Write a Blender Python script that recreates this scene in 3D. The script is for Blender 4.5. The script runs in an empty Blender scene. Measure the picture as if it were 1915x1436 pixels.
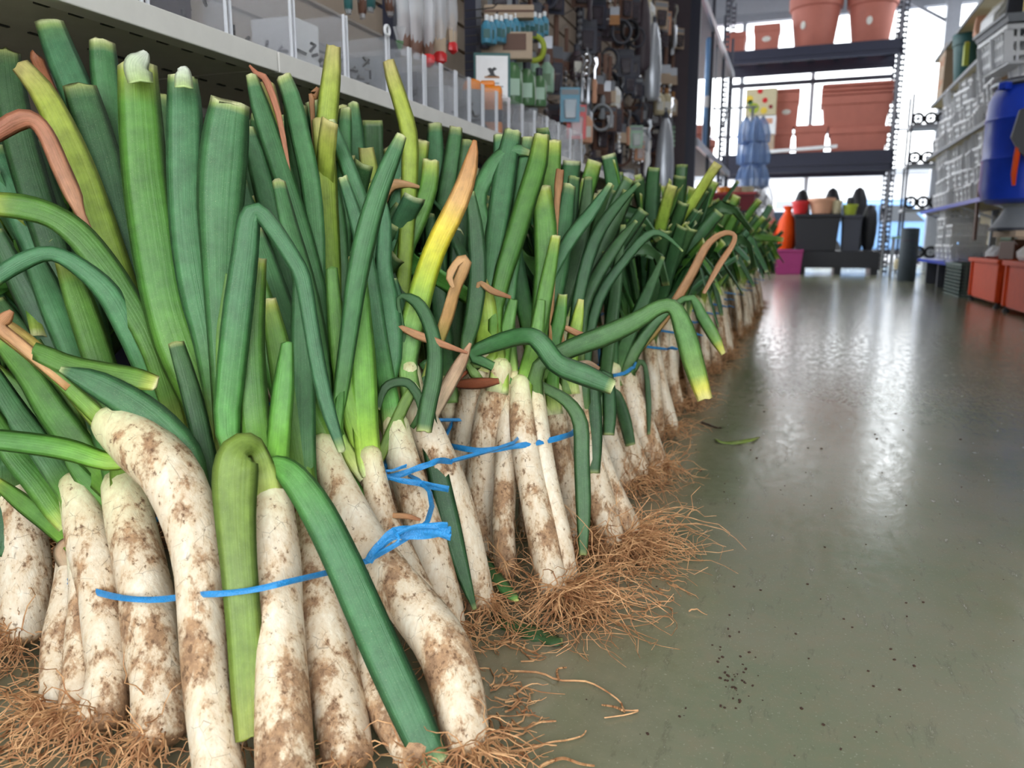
import bpy, math, random
from mathutils import Vector, Matrix

# ------------------------------------------------------------------ camera, sky, light, exposure
SC = bpy.context.scene
COL = SC.collection
FPX, CX, CY, CAMH = 1440.0, 957.5, 718.0, 0.5
VPX, VPY = 1490.0, 452.0
_dv = Vector(((VPX - CX) / FPX, -(VPY - CY) / FPX, 1.0))
_p = math.atan(_dv.y)
_up = Vector((0, math.cos(_p), -math.sin(_p)))
_yw = _dv.normalized()
_xw = _up.cross(_yw)
if _xw.x < 0:
    _xw = -_xw
CAM = Vector((0, 0, CAMH))
# world direction of a (right, up, forward) vector
def cdir(r, u, f):
    v = Vector((r, u, f))
    return Vector((_xw.dot(v), _yw.dot(v), _up.dot(v)))
R_, U_, F_ = cdir(1, 0, 0), cdir(0, 1, 0), cdir(0, 0, 1)
cam = bpy.data.cameras.new('camera')
cam.sensor_width = 36.0
cam.lens = 36.0 * FPX / 1915.0
cam.clip_start = 0.05
cam.dof.use_dof = True
cam.dof.focus_distance = 0.95
cam.dof.aperture_fstop = 6.5
camo = bpy.data.objects.new('camera', cam)
camo.matrix_world = Matrix(((R_.x, U_.x, -F_.x, 0), (R_.y, U_.y, -F_.y, 0), (R_.z, U_.z, -F_.z, CAMH), (0, 0, 0, 1)))
COL.objects.link(camo)
SC.camera = camo
SC.view_settings.view_transform = 'Standard'
SC.view_settings.look = 'None'
SC.view_settings.gamma = 1.0
SC.view_settings.use_curve_mapping = False
SC.view_settings.exposure = -1.3
W = bpy.data.worlds.new('world')
SC.world = W
W.use_nodes = True
W.node_tree.nodes['Background'].inputs[0].default_value = (0.93, 0.97, 1.0, 1)
W.node_tree.nodes['Background'].inputs[1].default_value = 13.0
try:
    SC.cycles.max_bounces = 8
    SC.cycles.transparent_max_bounces = 16
    SC.cycles.caustics_reflective = False
    SC.cycles.caustics_refractive = False
    SC.cycles.sample_clamp_indirect = 6
except Exception:
    pass

# added fill lights above the frame that brighten the interior; made-up fixtures come later
FILL_LIGHTS = [(1.3, 0.9), (1.3, 2.7), (1.3, 4.5)]
for _x, _y in FILL_LIGHTS:
    _l = bpy.data.lights.new('fill_light', 'AREA'); _l.shape = 'RECTANGLE'; _l.size = 0.3; _l.size_y = 1.5
    _l.energy = 42; _l.color = (1.0, 0.97, 0.93)
    _o = bpy.data.objects.new('fill_light', _l); _o.location = (_x, _y, 4.98); COL.objects.link(_o)

# pixel of the 1915 x 1436 photograph -> point of the place
def ray(x, y):
    return R_ * ((x - CX) / FPX) + U_ * (-(y - CY) / FPX) + F_
def U(x, y, d):
    return CAM + ray(x, y) * d
def onz(x, y, z=0.0):
    r = ray(x, y); return CAM + r * ((z - CAMH) / r.z)
def onx(x, y, X):
    r = ray(x, y); return CAM + r * (X / r.x)
def ony(x, y, Y):
    r = ray(x, y); return CAM + r * (Y / r.y)
def depth(P):
    return (P - CAM).dot(F_)
def proj(P):
    v = Vector(P) - CAM; d = v.dot(F_)
    return CX + FPX * v.dot(R_) / d, CY - FPX * v.dot(U_) / d
RND = random.Random(7)

# ------------------------------------------------------------------ materials
def lin(c):
    return tuple((v / 255 / 12.92) if v / 255 <= 0.04045 else ((v / 255 + 0.055) / 1.055) ** 2.4 for v in c)
class NT:
    def __init__(s, name):
        s.m = bpy.data.materials.new(name); s.m.use_nodes = True
        s.t = s.m.node_tree; s.n = s.t.nodes; s.l = s.t.links
        s.b = s.n['Principled BSDF']; s.out = s.n['Material Output']
    def node(s, typ, **kw):
        n = s.n.new(typ)
        for k, v in kw.items():
            setattr(n, k, v)
        return n
    def set(s, n, i, v):
        if isinstance(v, bpy.types.NodeSocket):
            s.l.new(v, n.inputs[i])
        else:
            n.inputs[i].default_value = v
    def noise(s, vec, scale, detail=3, rough=0.5):
        n = s.node('ShaderNodeTexNoise'); s.set(n, 'Vector', vec)
        s.set(n, 'Scale', scale); s.set(n, 'Detail', detail); s.set(n, 'Roughness', rough)
        return n.outputs[0]
    def ramp(s, fac, stops):
        n = s.node('ShaderNodeValToRGB'); s.set(n, 0, fac)
        e = n.color_ramp.elements
        while len(e) < len(stops):
            e.new(0.5)
        for i, (p, c) in enumerate(stops):
            e[i].position = p
            c = (c, c, c) if isinstance(c, (int, float)) else c
            e[i].color = (*c[:3], 1)
        return n.outputs[0]
    def mix(s, fac, a, b, blend='MIX'):
        n = s.node('ShaderNodeMix', data_type='RGBA', blend_type=blend)
        s.set(n, 0, fac)
        for i, v in ((6, a), (7, b)):
            if isinstance(v, tuple):
                v = (*v[:3], 1)
            s.set(n, i, v)
        return n.outputs[2]
    def math(s, op, a, b=None):
        n = s.node('ShaderNodeMath', operation=op); s.set(n, 0, a)
        if b is not None:
            s.set(n, 1, b)
        return n.outputs[0]
    def bump(s, h, strength, dist=0.01):
        n = s.node('ShaderNodeBump'); s.set(n, 'Height', h); s.set(n, 'Strength', strength); s.set(n, 'Distance', dist)
        s.l.new(n.outputs[0], s.b.inputs['Normal'])
    def comb(s, x, y, z):
        n = s.node('ShaderNodeCombineXYZ')
        for i, v in enumerate((x, y, z)):
            s.set(n, i, v)
        return n.outputs[0]
    def mapping(s, vec, scale):
        n = s.node('ShaderNodeMapping'); s.set(n, 'Vector', vec); s.set(n, 'Scale', scale)
        return n.outputs[0]
    def attr(s, name):
        return s.node('ShaderNodeAttribute', attribute_name=name)
    def obj(s):
        return s.node('ShaderNodeTexCoord').outputs['Object']
    def rnd(s):
        return s.node('ShaderNodeObjectInfo').outputs['Random']

def mat(name, rgb, rough=0.5, metal=0.0, var=0.08, scale=18, spec=0.5, bump=0.0, alpha=1.0, jitter=0.0):
    """plain procedural surface: a colour with mottling, sRGB 0..255"""
    t = NT(name); c = lin(rgb)
    n = t.noise(t.obj(), scale, 4, 0.6)
    a = tuple(min(1, v * (1 + var)) for v in c); b = tuple(v * (1 - 2 * var) for v in c)
    colr = t.mix(n, a, b)
    if jitter:
        h = t.node('ShaderNodeHueSaturation'); t.set(h, 'Color', colr)
        t.set(h, 'Value', t.math('ADD', t.math('MULTIPLY', t.rnd(), 2 * jitter), 1 - jitter))
        colr = h.outputs[0]
    t.set(t.b, 'Base Color', colr)
    t.set(t.b, 'Roughness', rough); t.set(t.b, 'Metallic', metal)
    t.set(t.b, 'Specular IOR Level', spec); t.set(t.b, 'Alpha', alpha)
    if bump:
        t.bump(t.noise(t.obj(), scale * 6, 2), bump, 0.004)
    return t.m

def leaf_material():
    t = NT('leek_leaf')
    col = t.attr('Col').outputs[0]
    ac, al = t.attr('across').outputs[2], t.attr('along').outputs[2]
    r = t.math('MULTIPLY', t.rnd(), 37.0)
    st = t.noise(t.comb(t.math('MULTIPLY', ac, 14.0), t.math('MULTIPLY', al, 0.8), r), 1.0, 5, 0.65)
    blot = t.noise(t.comb(ac, t.math('MULTIPLY', al, 5.0), r), 1.3, 3, 0.6)
    c = t.mix(t.ramp(st, [(0.36, 0.0), (0.68, 0.5)]), col, (0.5, 0.66, 0.5), 'MULTIPLY')
    h = t.node('ShaderNodeHueSaturation'); t.set(h, 'Color', c)
    t.set(h, 'Value', t.math('ADD', t.math('MULTIPLY', blot, 1.0), 0.52))
    t.set(h, 'Hue', t.math('ADD', t.math('MULTIPLY', t.rnd(), 0.03), 0.477))
    sp = t.noise(t.comb(t.math('MULTIPLY', ac, 6.0), t.math('MULTIPLY', al, 26.0), r), 5.0, 3, 0.7)
    c = t.mix(t.ramp(sp, [(0.63, 0.0), (0.69, 0.6)]), h.outputs[0], lin((176, 190, 140)))
    t.set(t.b, 'Base Color', c)
    t.set(t.b, 'Roughness', t.ramp(st, [(0.3, 0.36), (0.7, 0.5)]))
    t.set(t.b, 'Specular IOR Level', 0.42)
    v = t.math('SINE', t.math('MULTIPLY', ac, 27.0))
    t.bump(t.math('ADD', t.math('MULTIPLY', v, 0.08), st), 0.4, 0.0015)
    return t.m

def shaft_material():
    t = NT('leek_shaft')
    col, dirt = t.attr('Col').outputs[0], t.attr('dirt').outputs[2]
    loc = t.node('ShaderNodeVectorMath', operation='ADD')
    t.set(loc, 0, t.obj())
    r = t.math('MULTIPLY', t.rnd(), 9.0)
    t.set(loc, 1, t.comb(r, r, 0.0))
    v = loc.outputs[0]
    big = t.noise(t.mapping(v, (1, 1, 0.36)), 24, 6, 0.68)
    fine = t.noise(t.mapping(v, (1, 1, 0.8)), 150, 5, 0.7)
    streak = t.noise(t.mapping(v, (1, 1, 0.06)), 190, 4, 0.6)
    m = t.math('ADD', t.math('MULTIPLY', big, 0.78), t.math('MULTIPLY', fine, 0.22))
    m = t.math('ADD', m, t.math('MULTIPLY', t.math('SUBTRACT', dirt, 0.42), 0.3))
    c = t.mix(t.ramp(streak, [(0.42, 0.0), (0.72, 0.42)]), col, lin((186, 162, 126)))
    c = t.mix(t.ramp(m, [(0.42, 0.0), (0.58, 0.62)]), c, lin((196, 164, 122)))
    c = t.mix(t.ramp(m, [(0.545, 0.0), (0.61, 0.85)]), c, t.mix(t.ramp(t.noise(v, 90, 4, 0.7), [(0.4, 0.0), (0.62, 1.0)]), lin((122, 86, 58)), lin((172, 132, 94))))
    c = t.mix(t.ramp(t.math('ADD', t.math('MULTIPLY', fine, 0.7), t.math('MULTIPLY', m, 0.3)), [(0.585, 0.0), (0.63, 0.75)]), c, lin((92, 66, 46)))
    # thin dark hairline cracks
    vo = t.node('ShaderNodeTexVoronoi', feature='DISTANCE_TO_EDGE'); t.set(vo, 'Vector', t.mapping(v, (1, 1, 0.8))); t.set(vo, 'Scale', 62)
    cr = t.math('MULTIPLY', t.ramp(vo.outputs[0], [(0.0, 1.0), (0.022, 0.0)]), t.ramp(t.noise(v, 55, 2), [(0.5, 0.0), (0.6, 0.6)]))
    c = t.mix(cr, c, lin((84, 62, 46)))
    t.set(t.b, 'Base Color', c)
    t.set(t.b, 'Roughness', t.ramp(m, [(0.45, 0.3), (0.6, 0.8)]))
    t.set(t.b, 'Specular IOR Level', 0.4)
    t.set(t.b, 'Subsurface Weight', 0.0)
    t.bump(t.math('ADD', t.math('MULTIPLY', streak, 0.6), m), 0.45, 0.004)
    return t.m

def root_material(name, a, b):
    t = NT(name)
    n = t.noise(t.obj(), 60, 3)
    t.set(t.b, 'Base Color', t.mix(t.ramp(n, [(0.35, 0.0), (0.65, 1.0)]), lin(a), lin(b)))
    t.set(t.b, 'Roughness', 0.75)
    return t.m

def floor_material():
    t = NT('painted_concrete')
    o = t.obj()
    n1 = t.noise(o, 2.2, 6, 0.62)
    n2 = t.noise(o, 34, 5, 0.7)
    n3 = t.noise(o, 260, 3, 0.6)
    c = t.mix(t.ramp(n1, [(0.32, 0.0), (0.68, 1.0)]), lin((138, 135, 114)), lin((114, 124, 97)))
    c = t.mix(t.ramp(n2, [(0.45, 0.0), (0.72, 0.45)]), c, lin((140, 128, 104)))
    c = t.mix(t.ramp(n3, [(0.62, 0.0), (0.7, 0.5)]), c, lin((178, 178, 158)))
    sc = t.noise(t.mapping(o, (5.0, 1.3, 1)), 9.0, 7, 0.72)
    scratch = t.ramp(sc, [(0.57, 0.0), (0.63, 0.28), (0.69, 0.0)])
    c = t.mix(scratch, c, lin((74, 68, 58)))
    spk = t.noise(o, 130, 2, 0.5)
    c = t.mix(t.ramp(spk, [(0.765, 0.0), (0.78, 0.8)]), c, lin((52, 42, 36)))
    # brown soil trodden along the line where the leeks stand
    sx = t.node('ShaderNodeSeparateXYZ'); t.set(sx, 0, o)
    soil = t.math('MULTIPLY', t.ramp(t.math('ADD', sx.outputs[0], t.math('MULTIPLY', n2, 0.4)), [(0.0, 0.5), (0.12, 0.0)]), 1.0)
    c = t.mix(t.math('MULTIPLY', soil, n1), c, lin((110, 88, 64)))
    t.set(t.b, 'Base Color', c)
    rg = t.math('ADD', t.ramp(sc, [(0.35, 0.07), (0.7, 0.26)]), t.math('MULTIPLY', n2, 0.08))
    t.set(t.b, 'Roughness', rg)
    t.set(t.b, 'Specular IOR Level', 0.9)
    h = t.math('ADD', t.noise(t.mapping(o, (1, 1.0, 1)), 26, 4, 0.6), t.math('MULTIPLY', sc, 0.8))
    t.bump(h, 0.06, 0.006)
    return t.m

def clear_material(name, rgb, alpha, rough=0.08):
    t = NT(name)
    t.set(t.b, 'Base Color', (*lin(rgb), 1)); t.set(t.b, 'Roughness', rough); t.set(t.b, 'Alpha', alpha)
    t.set(t.b, 'Specular IOR Level', 0.6)
    n = t.noise(t.obj(), 40, 3)
    t.bump(n, 0.15, 0.004)
    return t.m

M = {}
M['leaf'] = leaf_material(); M['shaft'] = shaft_material()
M['root'] = root_material('leek_root', (206, 160, 112), (150, 100, 62))
M['twine'] = mat('blue_twine', (40, 140, 205), 0.3, 0, 0.25, 120, bump=0.4)
M['floor'] = floor_material()
M['clear'] = clear_material('clear_acrylic', (190, 192, 200), 0.12)
M['clear_edge'] = clear_material('acrylic_edge', (236, 238, 244), 0.85, 0.2)
M['film'] = clear_material('clear_film', (214, 214, 220), 0.4, 0.15)
M['darkfilm'] = clear_material('dark_film', (78, 70, 78), 0.75, 0.12)
M['bluefilm'] = clear_material('blue_film', (150, 180, 226), 0.6, 0.15)
M['glass'] = clear_material('window_glass', (240, 246, 250), 0.06, 0.02)
def C(name, rgb, **k):
    M[name] = mat(name, rgb, **k); return M[name]
C('shelf_white', (226, 223, 216), rough=0.4); C('shelf_under', (206, 202, 192), rough=0.6); C('hole', (40, 38, 36))
C('navy', (46, 48, 66), rough=0.45); C('black', (34, 34, 40), rough=0.5); C('charcoal', (62, 64, 76), rough=0.5)
C('steel', (150, 152, 158), rough=0.3, metal=0.9); C('darksteel', (84, 82, 82), rough=0.4, metal=0.7)
C('chrome', (214, 214, 218), rough=0.18, metal=1.0); C('paper', (222, 220, 212), rough=0.7)
C('panel', (168, 152, 136), rough=0.7, jitter=0.06); C('terracotta', (190, 114, 98), rough=0.65, var=0.12, scale=6, jitter=0.06)
C('orange', (222, 74, 10), rough=0.5, spec=0.25); C('orange2', (240, 140, 30), rough=0.4); C('red', (206, 38, 42), rough=0.35)
C('crimson', (130, 26, 40), rough=0.4); C('purple', (158, 46, 112), rough=0.45); C('lime', (164, 178, 52), rough=0.5)
C('blue', (34, 70, 200), rough=0.3); C('skyblue', (74, 146, 176), rough=0.35); C('paleblue', (120, 164, 214), rough=0.4)
C('white', (242, 243, 246), rough=0.4, jitter=0.06); C('grey', (142, 146, 152), rough=0.5); C('wallgrey', (178, 182, 190), rough=0.8)
C('beige', (204, 192, 158), rough=0.7); C('card', (190, 168, 146), rough=0.8); C('wood', (172, 118, 66), rough=0.55, var=0.2)
C('teal', (44, 96, 96), rough=0.5); C('mint', (150, 186, 160), rough=0.35); C('wicker', (172, 128, 72), rough=0.7, var=0.25, scale=60)
C('brown', (104, 72, 58), rough=0.6); C('plum', (70, 58, 66), rough=0.5); C('yellow', (226, 196, 70), rough=0.5)
C('peach', (214, 160, 130), rough=0.6); C('soil', (66, 46, 34), rough=0.95); C('tarmac', (150, 150, 152), rough=0.9)
C('road', (176, 176, 178), rough=0.9); C('rubber', (30, 30, 32), rough=0.8); C('carglass', (40, 48, 58), rough=0.1)
C('greenmesh', (84, 108, 102), rough=0.5); C('slate', (66, 76, 84), rough=0.7, var=0.25, scale=40); C('greenpl', (86, 126, 84), rough=0.25)
C('silverpaint', (178, 182, 190), rough=0.3, metal=0.4); C('ceil', (150, 152, 162), rough=0.8)

# ------------------------------------------------------------------ mesh helpers
class MB:
    def __init__(s):
        s.v, s.f, s.c, s.ac, s.al, s.di = [], [], [], [], [], []
    def add(s, P, c=(1, 1, 1), ac=0.0, al=0.0, di=0.5):
        s.v.append(tuple(P)); s.c.append(c); s.ac.append(ac); s.al.append(al); s.di.append(di)
        return len(s.v) - 1
    def box(s, c, size, rot=None, taper=1.0):
        c = Vector(c); n = len(s.v); hx, hy, hz = (q / 2 for q in size)
        for z in (-1, 1):
            k = taper if z < 0 else 1.0
            for x, y in ((-1, -1), (1, -1), (1, 1), (-1, 1)):
                p = Vector((x * hx * k, y * hy * k, z * hz))
                if rot:
                    p = rot @ p
                s.add(c + p)
        for q in ((3, 2, 1, 0), (4, 5, 6, 7), (0, 1, 5, 4), (1, 2, 6, 5), (2, 3, 7, 6), (3, 0, 4, 7)):
            s.f.append(tuple(n + i for i in q))
        return s
    def bar(s, a, b, w, h=None, up=(0, 0, 1)):
        a, b = Vector(a), Vector(b); t = (b - a); L = t.length
        if L < 1e-6:
            return s
        t.normalize(); u = Vector(up)
        if abs(t.dot(u)) > 0.95:
            u = Vector((0, 1, 0))
        x = t.cross(u).normalized(); y = x.cross(t)
        rot = Matrix((x, y, t)).transposed()
        return s.box((a + b) / 2, (w, h or w, L), rot)
    def tube(s, pts, rads, n=8, cols=None, dirt=None, cap=True, lump=None):
        pts = [Vector(p) for p in pts]; m = len(pts)
        if isinstance(rads, (int, float)):
            rads = [rads] * m
        ref = None; base = len(s.v)
        for i, p in enumerate(pts):
            t = (pts[min(i + 1, m - 1)] - pts[max(i - 1, 0)]).normalized()
            if ref is None:
                ref = Vector((1, 0, 0)) if abs(t.x) < 0.9 else Vector((0, 1, 0))
            x = (ref - t * ref.dot(t)).normalized(); y = t.cross(x); ref = x
            for k in range(n):
                a = 2 * math.pi * k / n
                r = rads[i] * (1 if lump is None else lump(i, k))
                s.add(p + (x * math.cos(a) + y * math.sin(a)) * r, cols[i] if cols else (1, 1, 1), k / n, i / max(1, m - 1), dirt[i] if dirt else 0.5)
        for i in range(m - 1):
            for k in range(n):
                a, b = base + i * n + k, base + i * n + (k + 1) % n
                s.f.append((a, b, b + n, a + n))
        if cap:
            s.f.append(tuple(base + k for k in reversed(range(n))))
            s.f.append(tuple(base + (m - 1) * n + k for k in range(n)))
        return s
    def lathe(s, prof, c=(0, 0, 0), n=20, squash=1.0, close=False):
        """prof: (radius, z) from bottom to top"""
        c = Vector(c); base = len(s.v); m = len(prof)
        for r, z in prof:
            for k in range(n):
                a = 2 * math.pi * k / n
                s.add(c + Vector((math.cos(a) * r, math.sin(a) * r * squash, z)))
        for i in range(m - 1):
            for k in range(n):
                a, b = base + i * n + k, base + i * n + (k + 1) % n
                s.f.append((a, b, b + n, a + n))
        s.f.append(tuple(base + k for k in reversed(range(n))))
        s.f.append(tuple(base + (m - 1) * n + k for k in range(n)))
        return s
    def rectlathe(s, prof, c=(0, 0, 0), aspect=0.5):
        """tapered rectangular tub; prof: (half length, z) , half width = half length * aspect via offset"""
        c = Vector(c); base = len(s.v); m = len(prof)
        for hx, hy, z in prof:
            for x, y in ((-1, -1), (1, -1), (1, 1), (-1, 1)):
                s.add(c + Vector((x * hx, y * hy, z)))
        for i in range(m - 1):
            for k in range(4):
                a, b = base + i * 4 + k, base + i * 4 + (k + 1) % 4
                s.f.append((a, b, b + 4, a + 4))
        s.f.append(tuple(base + k for k in reversed(range(4))))
        s.f.append(tuple(base + (m - 1) * 4 + k for k in range(4)))
        return s
    def prism(s, poly, axis, a, b):
        """poly: 2-D outline extruded along axis 'x','y' or 'z' from a to b"""
        n = len(poly); base = len(s.v)
        for q in (a, b):
            for u, w in poly:
                s.add({'x': (q, u, w), 'y': (u, q, w), 'z': (u, w, q)}[axis])
        for k in range(n):
            j = (k + 1) % n
            s.f.append((base + k, base + j, base + n + j, base + n + k))
        s.f.append(tuple(base + k for k in reversed(range(n)))); s.f.append(tuple(base + n + k for k in range(n)))
        return s
    def ribbon(s, P, Wd, N, cols, fold=0.35, thick=0.0016, ragged=0.0):
        """leaf: V-folded blade with real thickness, keel towards N"""
        m = len(P); base = len(s.v); L = 0
        for i in range(m):
            t = (P[min(i + 1, m - 1)] - P[max(i - 1, 0)]).normalized()
            n = N[i] - t * N[i].dot(t)
            n = n.normalized() if n.length > 1e-6 else Vector((0, 0, 1))
            b = t.cross(n); h = Wd[i] / 2
            if i:
                L += (P[i] - P[i - 1]).length
            f = fold[i] if isinstance(fold, (list, tuple)) else fold
            th = min(thick, h * 0.5)
            for j, u in enumerate((-1, -0.55, 0, 0.55, 1)):
                s.add(P[i] + b * (u * h) - n * (f * h * (0.75 * abs(u) + 0.25 * u * u)), cols[i], u, L * 8)
            for u in (0.5, 0, -0.5):
                s.add(P[i] + b * (u * h) - n * (f * h * (0.75 * abs(u) + 0.25 * u * u) + th), cols[i], u, L * 8)
        if ragged:
            t = (P[-1] - P[-2]).normalized(); q = len(s.v) - 8
            for k in range(8):
                e = RND.uniform(-1, 1) * ragged * Wd[-1] if k < 5 else RND.uniform(-.3, 1.3) * ragged * Wd[-1]
                s.v[q + k] = tuple(V3 + d * e for V3, d in zip(s.v[q + k], t))
        for i in range(m - 1):
            for k in range(8):
                a, b2 = base + i * 8 + k, base + i * 8 + (k + 1) % 8
                s.f.append((a, b2, b2 + 8, a + 8))
        for q, rev in ((base, True), (base + (m - 1) * 8, False)):
            for tri in ((0, 1, 7), (1, 2, 6, 7), (2, 3, 5, 6), (3, 4, 5)):
                tri = tuple(q + i for i in tri)
                s.f.append(tuple(reversed(tri)) if rev else tri)
        return s
    def mesh(s, name, m, smooth=True, attrs=False):
        me = bpy.data.meshes.new(name)
        me.from_pydata(s.v, [], s.f)
        if attrs:
            a = me.attributes.new('Col', 'FLOAT_COLOR', 'POINT')
            a.data.foreach_set('color', [q for c in s.c for q in (c[0], c[1], c[2], 1.0)])
            for nm, arr in (('across', s.ac), ('along', s.al), ('dirt', s.di)):
                me.attributes.new(nm, 'FLOAT', 'POINT').data.foreach_set('value', arr)
        if smooth:
            me.polygons.foreach_set('use_smooth', [True] * len(me.polygons))
        me.materials.append(m)
        return me
    def build(s, name, m, parent=None, loc=None, smooth=False, attrs=False, bevel=0.0, rz=0.0):
        me = s.mesh(name, m, smooth, attrs)
        if not attrs or bevel:
            me.update()
        o = bpy.data.objects.new(name, me); COL.objects.link(o)
        if parent is not None:
            o.parent = parent
        if loc is not None:
            o.location = loc
        if rz:
            o.rotation_euler.z = rz
        if smooth and not attrs:
            try:
                me.set_sharp_from_angle(angle=math.radians(40))
            except Exception:
                pass
        if bevel:
            b = o.modifiers.new('bevel', 'BEVEL'); b.width = bevel; b.segments = 2; b.limit_method = 'ANGLE'
        return o

def tag(o, label, cat, group=None, kind=None):
    o['label'] = label; o['category'] = cat
    if group:
        o['group'] = group
    if kind:
        o['kind'] = kind
    return o
def thing(name, label, cat, loc=(0, 0, 0), rz=0.0, group=None):
    o = bpy.data.objects.new(name, None); o.empty_display_size = 0.05
    COL.objects.link(o); o.location = loc; o.rotation_euler.z = rz
    return tag(o, label, cat, group)
def struct(o):
    o['kind'] = 'structure'; return o
def copy_tree(o, parent=None):
    c = o.copy(); COL.objects.link(c)
    if parent is not None:
        c.parent = parent
    for ch in list(o.children):
        copy_tree(ch, c)
    return c
def again(o, label, loc, rz=None, group=None, scale=None):
    c = copy_tree(o); c.location = loc; c['label'] = label
    if rz is not None:
        c.rotation_euler.z = rz
    if group:
        c['group'] = group
    if scale:
        c.scale = (scale, scale, scale)
    return c
def crom(pts, n):
    """Catmull-Rom resampling of tuples to n samples, even in parameter"""
    m = len(pts); out = []
    for i in range(n):
        q = i / (n - 1) * (m - 1); k = min(int(q), m - 2); f = q - k
        p0, p1, p2, p3 = pts[max(k - 1, 0)], pts[k], pts[k + 1], pts[min(k + 2, m - 1)]
        out.append(tuple(0.5 * (2 * b + (c - a) * f + (2 * a - 5 * b + 4 * c - d) * f * f + (3 * b - a - 3 * c + d) * f ** 3)
                         for a, b, c, d in zip(p0, p1, p2, p3)))
    return out
def stops(pal, t):
    for (a, ca), (b, cb) in zip(pal, pal[1:]):
        if t <= b:
            f = (t - a) / (b - a) if b > a else 1
            f = max(0, min(1, f))
            return tuple(x + (y - x) * f for x, y in zip(ca, cb))
    return pal[-1][1]

# ------------------------------------------------------------------ the shell of the place
GX0, GX1 = -2.6, 3.4          # side walls
Y0, Y1, ZC = -1.3, 16.5, 5.4  # open shop front behind the camera, glazed far end, ceiling
struct(MB().box(((GX0 + GX1) / 2, 8, -0.06), (GX1 - GX0, 21, 0.12)).build('floor', M['floor']))
struct(MB().box(((GX0 + GX1) / 2, 9, -0.09), (60, 90, 0.1)).build('ground_outside', M['tarmac']))
struct(MB().box(((GX0 + GX1) / 2, (Y0 + Y1) / 2, ZC + 0.1), (GX1 - GX0 + 0.6, Y1 - Y0, 0.2)).build('ceiling', M['ceil']))
struct(MB().box((GX0 - 0.1, (Y0 + 7.9) / 2, ZC / 2), (0.2, 7.9 - Y0, ZC)).build('wall_left', M['wallgrey']))
lf = struct(MB().box((GX0 - 0.1, 12.2, 0.15), (0.2, 8.6, 0.3)).box((GX0 - 0.1, 12.2, 5.0), (0.2, 8.6, 0.8)).build('window_3', M['wallgrey']))
for k in range(8):
    MB().box((GX0 - 0.1, 7.95 + k * 1.21, 2.45), (0.12, 0.08, 4.3)).build('mullion', M['silverpaint'], lf)
MB().box((GX0 - 0.1, 12.2, 2.3), (0.08, 8.6, 0.06)).build('transom', M['silverpaint'], lf)
struct(MB().box(((GX0 + GX1) / 2, Y0, 4.0), (GX1 - GX0, 0.2, 2.8)).box((GX0 + .45, Y0, 1.3), (.9, .2, 2.6)).build('front_light_stop', M['wallgrey']))  # unseen wall with an opening, added to cut daylight from behind the camera
wr = struct(MB().box((GX1 + 0.1, (Y0 + Y1) / 2, 1.6), (0.2, Y1 - Y0, 3.2)).build('wall_right', M['wallgrey']))
struct(MB().box((GX1 + 0.1, 3.0, 4.3), (0.2, 8.6, 2.2)).build('wall_right_upper', M['wallgrey']))
# high window strip on the right, with upright bars
wf = struct(MB().box((GX1 + 0.1, 11.9, 3.24), (0.24, 9.2, 0.08)).build('window_1', M['silverpaint']))
for k in range(12):
    MB().box((GX1 + 0.1, 7.4 + k * 0.82, 4.3), (0.14, 0.07, 2.14)).build('mullion', M['silverpaint'], wf)
# glazed far end
ef = struct(MB().box(((GX0 + GX1) / 2, Y1, 4.72), (GX1 - GX0, 0.16, 0.14)).build('window_2', M['silverpaint']))
for x in (-2.5, -1.2, 0.1, 1.55, 2.35, 3.3):
    MB().box((x, Y1, 2.4), (0.08, 0.12, 4.8)).build('mullion', M['silverpaint'], ef)
MB().box(((GX0 + GX1) / 2, Y1, 2.55), (GX1 - GX0, 0.05, 0.04)).build('transom', M['silverpaint'], ef)
for k, (xa, xb) in enumerate(((-2.5, -1.2), (-1.2, 0.1), (1.55, 2.35), (2.35, 3.3))):
    MB().box(((xa + xb) / 2, Y1, 3.62), (xb - xa - 0.08, 0.012, 2.08)).build('pane', M['glass'], ef)
struct(MB().box(((GX0 + GX1) / 2, Y1, 5.1), (GX1 - GX0, 0.2, 0.62)).build('wall_far', M['wallgrey']))
# roof trusses seen at the top, each a beam with a tube and webs
for k, y in enumerate((9.0, 12.0, 14.6)):
    b = struct(MB().box(((GX0 + GX1) / 2, y, 5.2), (GX1 - GX0, 0.1, 0.16)).build('roof_beam', M['ceil']))
    MB().box(((GX0 + GX1) / 2, y, 4.66), (GX1 - GX0, 0.07, 0.07)).build('lower_chord', M['ceil'], b)
    for q in range(10):
        x = GX0 + 0.3 + q * 0.6
        MB().bar((x, y, 4.68), (x + 0.3 * (1 if q % 2 else -1), y, 5.14), 0.04).build('web', M['ceil'], b)
# a square steel column by the right wall near the far end, with a knee brace
cl = struct(MB().box((2.25, 15.7, 2.6), (0.22, 0.22, 5.2)).build('column', M['silverpaint']))
MB().bar((1.35, 15.7, 4.7), (2.16, 15.7, 4.2), 0.05).build('knee_brace', M['silverpaint'], cl)

for x, y in FILL_LIGHTS:  # unseen casings made up for the added fill lights
    f = thing('fill_housing', 'long white housing of an added fill light above the aisle', 'lamp', (x, y, 5.02), group='added fill lights over the aisle')
    MB().box((0, 0, .06), (.36, 1.6, .08)).build('housing', M['white'], f)
    MB().bar((0, -.6, .1), (0, -.6, .38), .02).bar((0, .6, .1), (0, .6, .38), .02).build('hanger', M['steel'], f)

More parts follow.
